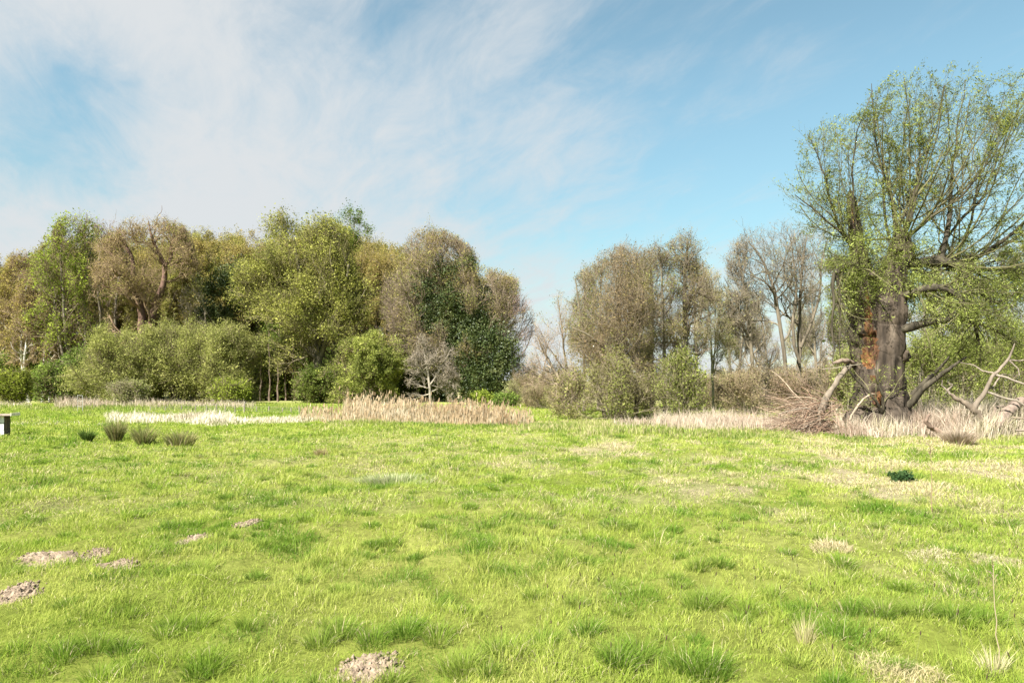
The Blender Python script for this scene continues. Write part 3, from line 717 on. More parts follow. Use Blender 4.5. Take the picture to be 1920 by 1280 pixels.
T('ivytree', 'ivy_clad_tree', 'broad brown twigged tree with trunk smothered in dark green ivy', 'tree', 80, 850,
  [(424, 775, 822), (440, 748, 865), (475, 732, 905), (530, 726, 945), (600, 730, 972), (680, 745, 975), (730, 770, 955)],
  style(L=lambda h: levels(h, (17, 10, 8, 4), l=(.3, .17, .09, .05), up=(.12, .1, .06, .04), t0=.2), n_leaf=42000, leaf=.125, pal=[(.26, .20, .08), (.27, .235, .08), (.24, .25, .07)], bark=PALE_B, twig=(.21, .16, .11)), 121, trunks=KT, lump=.15,
  ivy=([(800, 545, 30, -1.2), (835, 530, 36, -1.6), (810, 600, 42, -1.6), (860, 580, 34, -1.8), (790, 650, 34, -.5), (835, 650, 40, -.5), (880, 500, 20, -1.2), (905, 560, 24, -.6), (888, 650, 34, -3.), (922, 640, 30, -3.2), (950, 655, 24, -3.), (905, 688, 40, -3.), (944, 688, 28, -2.8), (872, 712, 36, -1.6), (915, 722, 32, -2.2), (890, 745, 28, -1.2), (932, 722, 22, -2.2), (882, 610, 24, -2.2), (850, 560, 30, -2.2), (905, 600, 24, -2.4), (855, 620, 30, -1)], 85000, .15))
T('l', 'bare_tree', 'round bare grey brown crown at the end of the wood by the gap', 'tree', 92, 925, [(478, 885, 925), (500, 870, 960), (545, 862, 992), (610, 868, 1004), (670, 885, 990), (710, 905, 970)], S_bare(twig=(.25, .18, .14), lv=(16, 10, 8, 6), n=2500, leaf=.12, pal=BROWN), 122, lump=.08)

# thicket at the foot of the wood
T('m1', 'green_shrub', 'large rounded yellow green shrub, the one nearest the birches', 'shrub', 74, 232, [(598, 200, 262), (622, 168, 315), (665, 140, 340), (710, 130, 340), (742, 140, 325)], S_shrub(n=62000, leaf=.115), 130, lump=.2)
T('m2', 'green_shrub', 'tallest yellow green shrub in the middle of the thicket', 'shrub', 75.5, 335, [(585, 295, 368), (605, 268, 400), (660, 250, 425), (710, 250, 430), (745, 265, 420)], S_shrub(n=62000, leaf=.115), 131, lump=.2)
T('m3', 'green_shrub', 'broad yellow green shrub under the big leafy tree', 'shrub', 74, 425, [(588, 395, 440), (610, 355, 470), (665, 335, 490), (715, 340, 498), (748, 355, 490)], S_shrub(n=62000, leaf=.115), 132, lump=.2)
T('m4', 'green_shrub', 'low bright green bush at the foot of the thicket by the dark hollow', 'shrub', 70.5, 430, [(706, 405, 450), (722, 390, 470), (750, 385, 478)], S_shrub(BRIGHT, 8000, .14, nt=7), 133)
T('n1', 'green_shrub', 'low rounded bright green bush at the very edge of the photo', 'shrub', 71, 22, [(688, 8, 38), (705, -15, 56), (728, -22, 64), (744, -18, 58)], S_shrub([(.15, .18, .03), (.21, .23, .04), (.26, .27, .05)], 14000, .15, nt=7), 134)
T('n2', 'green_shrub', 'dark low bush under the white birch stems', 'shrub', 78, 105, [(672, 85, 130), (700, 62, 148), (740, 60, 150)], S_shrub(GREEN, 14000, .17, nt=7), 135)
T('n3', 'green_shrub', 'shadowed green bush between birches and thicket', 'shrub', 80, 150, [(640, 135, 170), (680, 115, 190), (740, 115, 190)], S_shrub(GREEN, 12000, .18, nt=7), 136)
T('o1', 'grey_shrub', 'small grey green twiggy shrub in front of the thicket', 'shrub', 69, 240, [(708, 222, 258), (722, 200, 278), (750, 194, 286)], S_shrub([(.20, .19, .09), (.25, .24, .11), (.24, .26, .08)], 8000, .12, nt=8, twig=(.3, .25, .16)), 137)
T('p1', 'layered_shrub', 'green shrub with level layered branches beside the pale bare tree', 'shrub', 74, 690, [(620, 690, 728), (638, 650, 748), (665, 615, 762), (700, 590, 770), (752, 585, 772)],
  style(L=lambda h: levels(h, (16, 9, 7), l=(.5, .24, .1), up=(.0, -.02, .0), ang=(72, 50, 45), ang_low=85, t0=.12, wig=.12), n_leaf=56000, leaf=.12, pal=[(.17, .19, .05), (.26, .28, .065), (.35, .36, .09)], nt=4, trunk_top=.85, r0=.014, spread=.14, up=.75), 138, lump=.18)
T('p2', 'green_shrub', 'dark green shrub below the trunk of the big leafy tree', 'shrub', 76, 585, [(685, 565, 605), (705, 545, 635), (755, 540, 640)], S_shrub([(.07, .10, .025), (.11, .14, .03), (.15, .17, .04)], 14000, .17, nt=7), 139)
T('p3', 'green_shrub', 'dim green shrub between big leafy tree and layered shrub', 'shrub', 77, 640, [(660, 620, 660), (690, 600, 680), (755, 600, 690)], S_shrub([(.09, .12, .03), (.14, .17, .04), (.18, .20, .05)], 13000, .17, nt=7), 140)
RT = [[(808, 770, 0, 2.88), (807, 742, 0, 2.59), (804, 710, 0, 2.16), (797, 670, 0, 1.58), (792, 630, 0, 0.72)], [(806, 722, 0, 1.87), (818, 705, 0, 1.58), (832, 680, 0, 1.15), (845, 655, 0, 0.58)], [(804, 708, 0, 1.30), (788, 690, -.4, 0.94), (776, 672, -.5, 0.50)], [(807, 735, 0, 1.15), (835, 722, .5, 0.86), (862, 712, .5, 0.43)]]
T('pale', 'pale_bare_tree', 'small pale bare tree standing behind the tan reeds', 'tree', 62, 808, [(622, 782, 800), (645, 770, 850), (690, 758, 864), (735, 752, 868), (755, 765, 855)],
  style(L=lambda h: levels(h, (12, 8, 7), l=(.32, .16, .08), up=(.03, .02, 0), ang=(60, 50, 45), ang_low=75, t0=.2, wig=.2), n_leaf=1500, leaf=.09, pal=[(.27, .21, .15), (.3, .24, .17)], bark=(.22, .19, .145), twig=(.205, .17, .125)), 141, trunks=RT)
T('s1', 'green_shrub', 'bright green bush under the ivy clad tree', 'shrub', 64, 900, [(735, 888, 912), (748, 876, 930), (785, 876, 932)], S_shrub(BRIGHT, 7000, .14, nt=6), 142)
T('s2', 'green_shrub', 'round mid green bush in the gap behind the reeds', 'shrub', 60, 946, [(738, 930, 962), (755, 917, 982), (790, 920, 985)], S_shrub(GREEN, 9000, .13, nt=6), 143)
T('s3', 'green_shrub', 'low yellowish bush in the gap nearest the brown multi stemmed tree', 'shrub', 58, 1000, [(745, 985, 1015), (760, 970, 1035), (795, 970, 1040)], S_shrub(YGREEN, 7000, .12, nt=6), 144)
# young stems in the dark hollow
sap = style(L=lambda h: levels(h, (10, 6, 4), l=(.18, .1, .05), t0=.5), n_leaf=1200, leaf=.2, pal=GREEN, trunk_top=.95, r0=.009, bark=(.15, .11, .08))
s0 = make_tree('sapling', 'thin bare stem standing in the dark hollow of the wood', 'tree', 88, 505, [(560, 490, 520), (620, 485, 525), (700, 490, 520)], sap, 150, group='thin stems in the dark hollow')
for px, dd_, rz in ((488, 90, 1.), (521, 87, 2.2), (536, 91, 3.), (551, 89, 4.1), (512, 93, 5.)):
    X = wx(px, dd_); dup(s0, (X, dd_, float(H(X, dd_)) - .05), rz, (1, 1, .9 + .2 * random.Random(px).random()))

# back rows: copies of the budding and bare trees, mostly hidden behind the front trees
BACK = 'back row of the wood'
r_ = random.Random(4)
def place_back(key, px, d, top, label, group):
    src = TREES[key]; X = wx(px, d); Z = float(H(X, d)) - .05
    hsrc = src['h']; s = (wz(top, d) - Z) / hsrc
    o = dup(src, (X, d, Z), r_.random() * 6.28, (s * r_.uniform(.95, 1.1), s * r_.uniform(.95, 1.1), s), label, group)
    return o
SKYL = [(-120, 478), (0, 476), (55, 484), (75, 440), (140, 415), (190, 428), (280, 418), (330, 414), (400, 414), (440, 430), (475, 410), (530, 405), (600, 412), (650, 408), (690, 424), (740, 432), (800, 436), (850, 455), (900, 486), (945, 520)]
k_ = 0
for row_d, x0_, dx_, drop in ((97, -95, 44, 8), (106, -70, 42, -2), (116, -100, 48, 2)):
    px = x0_
    while px < 930 - (row_d - 97) * 2:
        top = np.interp(px, [q[0] for q in SKYL], [q[1] for q in SKYL]) + drop + r_.uniform(-8, 8) + (14 if px > 820 else 0)
        place_back(('e1', 'e2', 'j', 'e2')[k_ % 4], px, row_d + r_.uniform(-3, 3), top, 'budding tree of the back row of the wood, mostly hidden by others', BACK)
        k_ += 1; px += dx_ * r_.uniform(.8, 1.2)
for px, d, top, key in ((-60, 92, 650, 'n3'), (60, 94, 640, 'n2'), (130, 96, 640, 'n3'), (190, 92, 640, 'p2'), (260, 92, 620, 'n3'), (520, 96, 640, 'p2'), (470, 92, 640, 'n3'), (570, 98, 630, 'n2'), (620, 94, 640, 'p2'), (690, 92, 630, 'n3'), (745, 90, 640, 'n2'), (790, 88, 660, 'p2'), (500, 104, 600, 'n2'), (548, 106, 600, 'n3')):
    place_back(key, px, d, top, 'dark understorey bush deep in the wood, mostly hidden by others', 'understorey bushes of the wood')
# ================================================================== THE GAP AND THE BROWN THICKET (middle)
def lv_br(h): return levels(h, (13, 8, 7, 3), l=(.34, .19, .11, .06), up=(.12, .05, .03, .02), ang=(46, 58, 60, 60), ang_low=72, t0=.08, wig=.24, rmin=.0055)
LT = [[(1092, 800, 0, 4), (1081, 750, 0, 3.8), (1054, 716, 0, 3.4), (1036, 689, 0, 2.8), (1020, 661, 0, 2), (1008, 630, 0, 1)],
      [(1090, 790, 0, 3), (1075, 730, .6, 2.6), (1062, 680, .8, 2), (1056, 620, .8, 1.5), (1048, 560, .6, .8)],
      [(1052, 715, 0, 2), (1030, 712, -.5, 1.4), (1000, 700, -.8, .8)]]
T('lean', 'leaning_tree', 'bare brown tree leaning out into the gap in the trees', 'tree', 41, 1090, [(520, 1036, 1062), (560, 1012, 1080), (640, 988, 1095), (700, 980, 1105), (750, 995, 1110), (780, 1040, 1110)],
  style(L=lambda h: levels(h, (11, 7, 6, 2), l=(.34, .18, .10, .06), up=(.10, .07, .05, .03), t0=.15, rmin=.005), n_leaf=2200, leaf=.06, pal=[(.26, .19, .12), (.28, .23, .11), (.25, .25, .08)], bark=(.2, .16, .11), twig=(.27, .2, .14), spread=.08), 201, trunks=LT)
UT = [[(1165, 805, 0, 5), (1166, 740, 0, 4.6), (1165, 680, 0, 4.2), (1160, 600, 0, 3.2), (1155, 530, 0, 2.2), (1150, 480, 0, 1.2)],
      [(1140, 800, .5, 4.2), (1122, 720, .6, 3.6), (1102, 650, .6, 2.8), (1088, 580, .5, 2), (1080, 520, .4, 1)],
      [(1188, 800, -.4, 4.4), (1194, 700, -.4, 3.6), (1199, 600, -.4, 2.8), (1204, 530, -.3, 1.8), (1208, 485, 0, 1)],
      [(1164, 710, 0, 3.2), (1145, 685, -.8, 3), (1120, 650, -1.4, 2.5), (1095, 630, -1.6, 1.8), (1070, 620, -1.6, 1)],
      [(1176, 800, 1, 3.6), (1180, 720, 1.2, 3), (1178, 640, 1.4, 2.4), (1182, 560, 1.4, 1.6), (1178, 470, 1.2, .8)]]
T('brown', 'brown_twigged_tree', 'wide multi stemmed tree with a haze of reddish brown twigs', 'tree', 37, 1165,
  [(454, 1165, 1190), (472, 1098, 1214), (510, 1074, 1230), (580, 1062, 1240), (650, 1056, 1244), (710, 1056, 1244), (770, 1070, 1240)],
  style(L=lv_br, n_leaf=26000, leaf=.06, pal=[(.22, .155, .085), (.24, .185, .085), (.225, .205, .07), (.21, .22, .065)], bark=(.14, .115, .075), twig=(.20, .155, .10), spread=.1, clump=.8), 202, trunks=UT, lump=.16)
VT = [[(1283, 800, 0, 6), (1283, 740, 0, 5.4), (1283, 660, 0, 5), (1285, 580, 0, 4.2), (1284, 510, 0, 3.2), (1290, 450, 0, 1.4)]]
T('alder', 'straight_trunked_tree', 'tall bare tree with one straight dark trunk, tallest of the brown thicket', 'tree', 40, 1283,
  [(440, 1268, 1308), (458, 1240, 1338), (500, 1228, 1350), (580, 1228, 1352), (650, 1232, 1345), (710, 1240, 1335)],
  style(L=lambda h: levels(h, (28, 9, 7, 5), l=(.24, .13, .075, .045), up=(.06, .03, .02, .02), ang=(55, 58, 60, 60), ang_low=78, t0=.16, wig=.24, rmin=.0055), n_leaf=12000, leaf=.06, pal=[(.21, .17, .08), (.22, .20, .07), (.21, .22, .065)], bark=(.13, .11, .075), twig=(.18, .14, .095), spread=.09), 203, trunks=VT)
VT2 = [[(1246, 800, 0, 4), (1246, 740, 0, 3.6), (1245, 660, 0, 3.2), (1243, 580, 0, 2.6), (1240, 500, 0, 1.6), (1236, 462, 0, .8)]]
T('alder2', 'slim_tree', 'slimmer bare tree just beside the straight dark trunk', 'tree', 39, 1246, [(455, 1222, 1250), (480, 1208, 1270), (560, 1198, 1282), (640, 1200, 1284), (710, 1205, 1280)],
  style(L=lambda h: levels(h, (22, 8, 7, 5), l=(.24, .13, .075, .045), up=(.07, .03, .02, .02), ang=(52, 58, 60, 60), ang_low=74, t0=.12, wig=.24, rmin=.0055), n_leaf=11000, leaf=.06, pal=[(.21, .165, .08), (.22, .195, .07), (.205, .215, .065)], bark=(.13, .11, .075), twig=(.18, .14, .095), spread=.09), 204, trunks=VT2)
WT = [[(1338, 790, 0, 2.48), (1336, 720, 0, 2.36), (1334, 660, 0, 1.98), (1330, 600, 0, 1.49), (1322, 545, 0, 0.87), (1318, 505, 0, 0.43)], [(1336, 715, 0, 1.61), (1343, 650, .3, 1.36), (1352, 590, .4, 0.93), (1356, 545, .4, 0.43)]]
T('slim3', 'slim_tree', 'thin forked tree with sparse greenish buds at the end of the brown thicket', 'tree', 45, 1338, [(498, 1312, 1342), (540, 1302, 1368), (620, 1298, 1380), (680, 1300, 1376), (720, 1310, 1370)],
  style(L=lambda h: levels(h, (14, 8, 6, 4), l=(.24, .13, .08, .05), ang=(48, 45, 42, 42), t0=.25, rmin=.008), n_leaf=5500, leaf=.07, pal=[(.2, .19, .07), (.24, .24, .08), (.23, .26, .07)], bark=(.19, .18, .10), twig=(.24, .2, .12), spread=.09), 205, trunks=WT)
def S_low(pal, n, twig, leaf=.075, nt=10):
    return style(L=lambda h: levels(h, (8, 6, 6), l=(.60, .32, .18), up=(.12, .06, .04), ang=(36, 42, 45), ang_low=75, t0=.06, wig=.2, rmin=.005), n_leaf=n, leaf=leaf, pal=pal, nt=nt, rag=.55, trunk_top=.75, r0=.011, twig=twig, bark=(.19, .16, .11), spread=.10)
T('x1', 'olive_shrub', 'olive twiggy shrub at the foot of the brown multi stemmed tree', 'shrub', 34.5, 1150, [(655, 1140, 1185), (700, 1105, 1215), (755, 1080, 1235), (800, 1080, 1235)], S_low([(.18, .16, .065), (.21, .205, .065), (.22, .24, .065)], 8500, (.27, .22, .14)), 206, lump=.35)
T('x2', 'olive_shrub', 'dense green shrub below the straight dark trunk', 'shrub', 34.5, 1275, [(650, 1250, 1300), (700, 1215, 1335), (750, 1195, 1356), (800, 1195, 1354)], S_low([(.13, .14, .04), (.18, .195, .05), (.22, .245, .06)], 11000, (.25, .21, .12)), 207, lump=.35)
T('x3', 'olive_shrub', 'thin brown shrub below the leaning tree', 'shrub', 36, 1070, [(690, 1050, 1085), (725, 1035, 1105), (795, 1035, 1108)], S_low([(.25, .19, .11), (.26, .22, .1), (.23, .24, .07)], 5000, (.27, .2, .14), nt=7), 208)
BRN = [(.25, .18, .11), (.27, .21, .12), (.24, .23, .095)]
T('y1', 'brown_brush', 'low tan brown brush between brown thicket and bare trees', 'shrub', 40.5, 1405, [(690, 1385, 1420), (712, 1345, 1440), (760, 1338, 1450), (800, 1340, 1450)], S_low(BRN, 7000, (.26, .195, .13)), 209, lump=.3)
T('y2', 'brown_brush', 'low reddish brush under the bare trees', 'shrub', 44, 1480, [(692, 1450, 1510), (715, 1425, 1535), (765, 1420, 1550), (800, 1420, 1550)], S_low([(.24, .165, .11), (.26, .195, .12), (.23, .22, .09)], 7000, (.25, .185, .13)), 210, lump=.3)
T('y3', 'brown_brush', 'tan brush with a green tinge beside the foot of the old willow', 'shrub', 42, 1560, [(680, 1535, 1580), (715, 1515, 1605), (800, 1515, 1605)], S_low(BRN, 5000, (.25, .19, .13)), 211, lump=.3)
T('g1', 'brown_brush', 'pinkish brown brush low in the gap at the end of the wood', 'shrub', 84, 985, [(672, 970, 1000), (695, 950, 1030), (745, 945, 1040)], S_low([(.27, .19, .13), (.28, .22, .12), (.26, .25, .1)], 5000, (.36, .27, .2), .11), 212)
T('g2', 'brown_brush', 'tan brush low in the gap behind the leaning tree', 'shrub', 86, 1050, [(680, 1030, 1070), (705, 1005, 1095), (745, 1000, 1100)], S_low(BRN, 5000, (.36, .28, .2), .11), 213)

BT = 'back of the brown thicket'
for px, d, top, key in ((1122, 50, 482, 'alder2'), (1160, 52, 470, 'alder'), (1222, 50, 470, 'alder'), (1306, 49, 480, 'alder2'), (1195, 45, 466, 'alder2'), (1095, 47, 500, 'alder2')):
    place_back(key, px, d, top, 'bare brown tree at the back of the brown thicket, mostly hidden by others', BT)
# the bare trees
ZT = [[(1478, 790, 0, 4.32), (1476, 722, 0, 4.03), (1470, 661, 0, 3.74), (1459, 590, 0, 3.31), (1452, 541, 0, 2.74), (1428, 482, 0, 1.73), (1402, 452, 0, 0.86)],
      [(1505, 790, .6, 4.68), (1504, 700, .6, 4.32), (1506, 620, .6, 3.89), (1507, 560, .6, 3.02), (1511, 490, .6, 1.87), (1520, 440, .6, 0.86)],
      [(1500, 680, 0, 3.24), (1486, 650, -.3, 3.02), (1481, 610, -.4, 2.74), (1488, 560, -.4, 2.16), (1486, 500, -.3, 1.44), (1480, 445, -.2, 0.72)],
      [(1507, 650, .5, 3.02), (1524, 606, .2, 2.59), (1538, 550, 0, 2.02), (1540, 490, 0, 1.30), (1552, 445, 0, 0.65)],
      [(1456, 575, 0, 2.16), (1440, 545, -.8, 1.73), (1420, 530, -1, 1.22), (1395, 520, -1.2, 0.65)]]
T('bare', 'bare_tree', 'bare brown tree of several bent trunks standing against open sky', 'tree', 46, 1490, [(428, 1400, 1540), (446, 1378, 1562), (500, 1362, 1575), (570, 1370, 1580), (640, 1395, 1575), (700, 1420, 1560)],
  style(L=lambda h: levels(h, (12, 7, 6, 3), l=(.28, .15, .085, .05), up=(.08, .05, .03, .0), wig=.24, t0=.42, rmin=.007), n_leaf=3500, leaf=.075, pal=[(.2, .14, .09), (.22, .18, .09), (.22, .22, .08)], bark=(.135, .11, .075), twig=(.17, .14, .095), spread=.07), 214, trunks=ZT, lump=.2)
ZT2 = [[(1414, 790, 0, 3.4), (1411, 690, 0, 3.2), (1407, 620, 0, 2.8), (1398, 550, 0, 2.2), (1386, 490, 0, 1.4), (1380, 455, 0, .7)], [(1408, 640, 0, 2), (1385, 605, -.5, 1.5), (1375, 570, -.6, .8)], [(1412, 665, 0, 1.8), (1428, 690, .3, 1.6), (1440, 730, .4, 1.3)]]
T('bare2', 'bare_tree', 'single thin bare tree next to the one with several bent trunks', 'tree', 45, 1412, [(448, 1370, 1395), (480, 1355, 1415), (560, 1358, 1432), (640, 1368, 1440), (740, 1390, 1445)],
  style(L=lambda h: levels(h, (16, 8, 6, 4), l=(.2, .12, .07, .045), wig=.2, t0=.25, rmin=.009), n_leaf=2200, leaf=.075, pal=[(.2, .14, .09), (.22, .18, .09), (.22, .22, .08)], bark=(.14, .115, .075), twig=(.17, .14, .095), spread=.07), 215, trunks=ZT2)

TB = 'thin bare trees behind the ones with bent trunks'
for px, d, top, key in ((1385, 60, 540, 'bare2'), (1440, 64, 540, 'bare2'), (1530, 59, 520, 'bare2'), (1590, 60, 520, 'bare2'), (1425, 70, 590, 'lean'), (1545, 68, 580, 'lean'), (1370, 66, 560, 'slim3'), (1500, 72, 560, 'slim3')):
    place_back(key, px, d, top, 'thin bare tree farther back between brown thicket and willow', TB)
# slender trees and bushes behind the willow
GT = [(.19, .20, .07), (.23, .25, .08), (.26, .29, .08)]
slim_st = lambda n, pal, lf=.11: style(L=lambda h: levels(h, (20, 8, 6, 4), l=(.22, .12, .07, .045), up=(.08, .05, .03, 0), t0=.2, rmin=.009), n_leaf=n, leaf=lf, pal=pal, bark=(.2, .17, .13), twig=(.22, .18, .12), trunk_top=.92, r0=.013, spread=.12)
T('r1', 'slender_tree', 'slender greenish tree just behind the hanging broken limb of the willow', 'tree', 50, 1568, [(470, 1555, 1585), (520, 1535, 1600), (640, 1530, 1610), (720, 1540, 1600)], slim_st(4500, GT), 220)
T('r2', 'slender_tree', 'slender green budding tree close behind the right side of the willow trunk', 'tree', 52, 1725, [(500, 1710, 1740), (560, 1690, 1760), (680, 1690, 1762)], slim_st(5500, GT), 221)
T('r3', 'slender_tree', 'grey stemmed tree behind the drooping willow limb', 'tree', 50, 1772, [(480, 1755, 1790), (540, 1735, 1808), (660, 1738, 1806)], slim_st(5500, GT), 222)
T('r4', 'slender_tree', 'dark stemmed tree behind the pale fallen branches', 'tree', 48, 1822, [(470, 1805, 1840), (530, 1785, 1860), (660, 1790, 1856)], slim_st(5500, [(.17, .16, .07), (.2, .2, .08), (.22, .24, .07)]), 223)
T('r5', 'slender_tree', 'bushy green tree at the edge of the photo behind the fallen branches', 'tree', 51, 1872, [(460, 1855, 1890), (520, 1838, 1912), (660, 1840, 1912)], slim_st(6500, GT), 224)
T('r6', 'slender_tree', 'green tree cut off by the edge of the photo behind the willow crown', 'tree', 49, 1925, [(450, 1905, 1945), (520, 1885, 1968), (660, 1888, 1966)], slim_st(6500, GT), 225)
YG2 = [(.17, .19, .05), (.22, .25, .06), (.27, .31, .07)]
T('rb1', 'green_shrub', 'yellow green bush just behind the willow trunk', 'shrub', 37, 1735, [(620, 1710, 1755), (660, 1688, 1785), (760, 1690, 1790)], S_low(YG2, 14000, (.22, .18, .1)), 226)
T('rb2', 'green_shrub', 'bright green bush behind the forked dead branch', 'shrub', 38, 1805, [(610, 1780, 1830), (655, 1765, 1850), (765, 1765, 1850)], S_low(YG2, 14000, (.22, .18, .1)), 227)
T('rb3', 'green_shrub', 'green bush at the edge of the photo behind the dead branches', 'shrub', 39, 1885, [(600, 1860, 1915), (650, 1840, 1940), (765, 1840, 1945)], S_low(YG2, 15000, (.22, .18, .1)), 228)
T('rb4', 'green_shrub', 'low green bush between the bare trees and the willow', 'shrub', 40, 1600, [(640, 1580, 1620), (680, 1560, 1645), (770, 1560, 1645)], S_low(GT, 9000, (.22, .18, .1)), 229)

SB = 'scrub bank under the bare trees'
for px, d, top, key in ((1322, 50, 715, 'y3'), (1362, 53, 706, 'y1'), (1400, 55, 700, 'y3'), (1440, 52, 702, 'y1'), (1475, 56, 696, 'y3'), (1512, 53, 700, 'y2'), (1550, 56, 690, 'y3'), (1595, 54, 690, 'y1'), (1335, 58, 700, 'y1'), (1420, 60, 694, 'y2'), (1495, 61, 690, 'y1')):
    place_back(key, px, d, top, 'low tangled tan scrub of the bank under the bare trees', SB)
SG = 'scrub in the gap at the end of the wood'
for px, d, top, key in ((962, 62, 715, 'x1'), (990, 56, 722, 'y3'), (1018, 54, 718, 'y1'), (1045, 50, 712, 'x1'), (1070, 48, 706, 'y3'), (975, 74, 700, 'y1'), (1030, 70, 698, 'y3'), (1008, 80, 694, 'y2')):
    place_back(key, px, d, top, 'low twiggy scrub filling the gap at the end of the wood', SG)
# far hedge closing the view behind the thin trees
HG = 'far hedge bushes behind the thin trees'
for px, d, top, key in ((1290, 92, 694, 'y2'), (1350, 96, 690, 'y1'), (1395, 90, 688, 'y3'), (1435, 95, 690, 'y2'), (1480, 92, 686, 'y1'), (1525, 97, 684, 'y3'), (1570, 92, 676, 'y2'), (1615, 96, 664, 'y1'), (1690, 94, 652, 'rb1'), (1740, 90, 646, 'rb4'), (1790, 95, 640, 'rb1'), (1845, 92, 640, 'rb4'), (1900, 95, 636, 'rb1'), (1955, 92, 640, 'rb4'),
                        (1130, 98, 698, 'y1'), (1180, 94, 700, 'y3'), (1235, 97, 697, 'y1')):
    place_back(key, px, d, top, 'low brownish hedge bush far behind the thin trees, seen through their stems', HG)
FT = 'small trees on the far field edge'
for px, d, top, key in ((960, 260, 694, 'j'), (1000, 270, 700, 'e2'), (1040, 265, 696, 'e1'), (1085, 275, 699, 'j'), (1130, 268, 700, 'e2'), (1320, 270, 698, 'e1'), (1375, 262, 699, 'j'), (1430, 274, 700, 'e2'), (1500, 265, 698, 'e1'), (1560, 270, 697, 'j')):
    place_back(key, px, d, top, 'small hazy brown tree standing at the far edge of the pale field', FT)

# ================================================================== THE OLD WILLOW
WD = 24.6; WX0 = wx(1648, WD); WZ0 = float(H(WX0, WD)) - .1
wil = thing('old_willow', (WX0, WD, WZ0), 'huge old pollard willow with cracked trunk, orange rotten wood and long upright shoots', 'tree')
wenv = Env([(116, 1695, 1740), (135, 1660, 1880), (170, 1628, 1985), (215, 1590, 2020), (245, 1508, 2040), (300, 1492, 2060), (360, 1482, 2070), (430, 1474, 2070), (520, 1518, 2050), (640, 1530, 1990), (720, 1540, 1900), (800, 1545, 1820)], WD, WX0, WZ0, .62, 9, .10)
gw = np.random.default_rng(77)
def W(tr, K=12, jit=.12):
    P, R = pxline(tr, WD, WX0, WZ0); q = resample(np.concatenate([P, R[:, None]], 1), K)
    q[1:, :3] += gw.normal(size=(K - 1, 3)) * q[1:, 3:4] * jit
    return q[:, :3], q[:, 3]
mainT = [W([(1648, 822, 0, 66), (1649, 795, 0, 58), (1650, 765, 0, 49), (1650, 735, 0, 43), (1650, 690, 0, 40), (1653, 640, 0, 37), (1660, 590, 0, 34), (1668, 545, 0, 29), (1677, 510, 0, 24), (1686, 485, 0, 20), (1689, 462, 0, 19), (1690, 444, 0, 13)], 26, .05),
         W([(1640, 700, .25, 30), (1632, 640, .25, 30), (1626, 590, .2, 26), (1616, 530, .1, 21), (1608, 475, 0, 15), (1604, 430, 0, 11), (1601, 400, 0, 9), (1597, 375, 0, 7), (1594, 358, 0, 2)], 26, .06)]
BK = np.array((.048, .036, .025))
TV, TF, tn = [], [], 0
def trunk_add(P, R, S, rough, rf, seed):
    global tn
    V, Q = tubes(np.asarray(P, float)[None], np.asarray(R, float)[None], S, rough, rf, seed)
    TV.append(V); TF.append(Q + tn); tn += len(V)
for i, (P, R) in enumerate(mainT):
    q = np.stack([np.interp(np.linspace(0, 1, 110), np.linspace(0, 1, len(P)), np.concatenate([P, R[:, None]], 1)[:, k]) for k in range(4)], 1)
    trunk_add(q[:, :3], q[:, 3], 56, .17, 1.9, 5 + i)
for a, l_, r_w in ((-2.6, 1.25, .24), (-1.9, 1.0, .22), (-1.3, 1.15, .25), (-.4, 1.15, .24), (.5, 1.1, .24), (2.4, 1.2, .24)):
    p = resample([[math.cos(a) * .42, math.sin(a) * .42, 1.3], [math.cos(a) * .7, math.sin(a) * .7, .55], [math.cos(a) * l_, math.sin(a) * l_, -.12]], 24)
    trunk_add(p, np.linspace(r_w * .75, r_w, 24), 20, .25, 2.6, int(a * 10) + 60)
for (bx, by, bo, br) in ((1687, 450, -.1, 12), (1698, 466, -.2, 11), (1676, 470, -.25, 11), (1694, 484, -.2, 12), (1684, 494, -.3, 12), (1755, 492, 0, 11), (1796, 500, 0, 11), (1630, 520, -.3, 13), (1614, 618, -.3, 13), (1685, 668, -.3, 13)):
    c, r = pxline([(bx, by, bo, br)], WD, WX0, WZ0); c = c[0]; r = r[0]
    u = np.linspace(-1, 1, 16); P = c + np.stack([0 * u, 0 * u, u], 1) * r; trunk_add(P, np.sqrt(np.maximum(1.02 - u * u, .01)) * r, 22, .6, 6, int(bx))
V = np.concatenate(TV); Fq = np.concatenate(TF)
# deep bark furrows running up the stem
fz = noise3(V[:, 0] * 9, V[:, 1] * 9, V[:, 2] * 1.1, 33); vc = V.copy(); vc[:, 2] = 0
V = V + norm(vc + 1e-6) * (np.abs(fz) * .07 - .02)[:, None]
pxv = (V[:, 0] + WX0) / (V[:, 1] + WD) * F + 960; pyv = HY - (V[:, 2] + WZ0 - CZ) / (V[:, 1] + WD) * F
cav = np.exp(-((pxv - 1633) / 11) ** 2) * sstep(560, 620, pyv) * (1 - sstep(676, 700, pyv)) + np.exp(-((pxv - 1648) / 15) ** 2) * sstep(728, 745, pyv) * (1 - sstep(762, 782, pyv))
V = V - norm(vc + 1e-6) * (cav * .22 * (V[:, 1] < .3))[:, None]
cen = V[Fq].mean(1); nrm = np.cross(V[Fq[:, 1]] - V[Fq[:, 0]], V[Fq[:, 3]] - V[Fq[:, 0]])
cpx = (cen[:, 0] + WX0) / (cen[:, 1] + WD) * F + 960; cpy = HY - (cen[:, 2] + WZ0 - CZ) / (cen[:, 1] + WD) * F
def inrows(rows, jit):
    rows = np.array(rows, float); jx = noise2(cpy / 6, cpx / 40, 51) * jit
    return (cpy > rows[0, 0]) & (cpy < rows[-1, 0]) & (cpx > np.interp(cpy, rows[:, 0], rows[:, 1]) + jx) & (cpx < np.interp(cpy, rows[:, 0], rows[:, 2]) + jx)
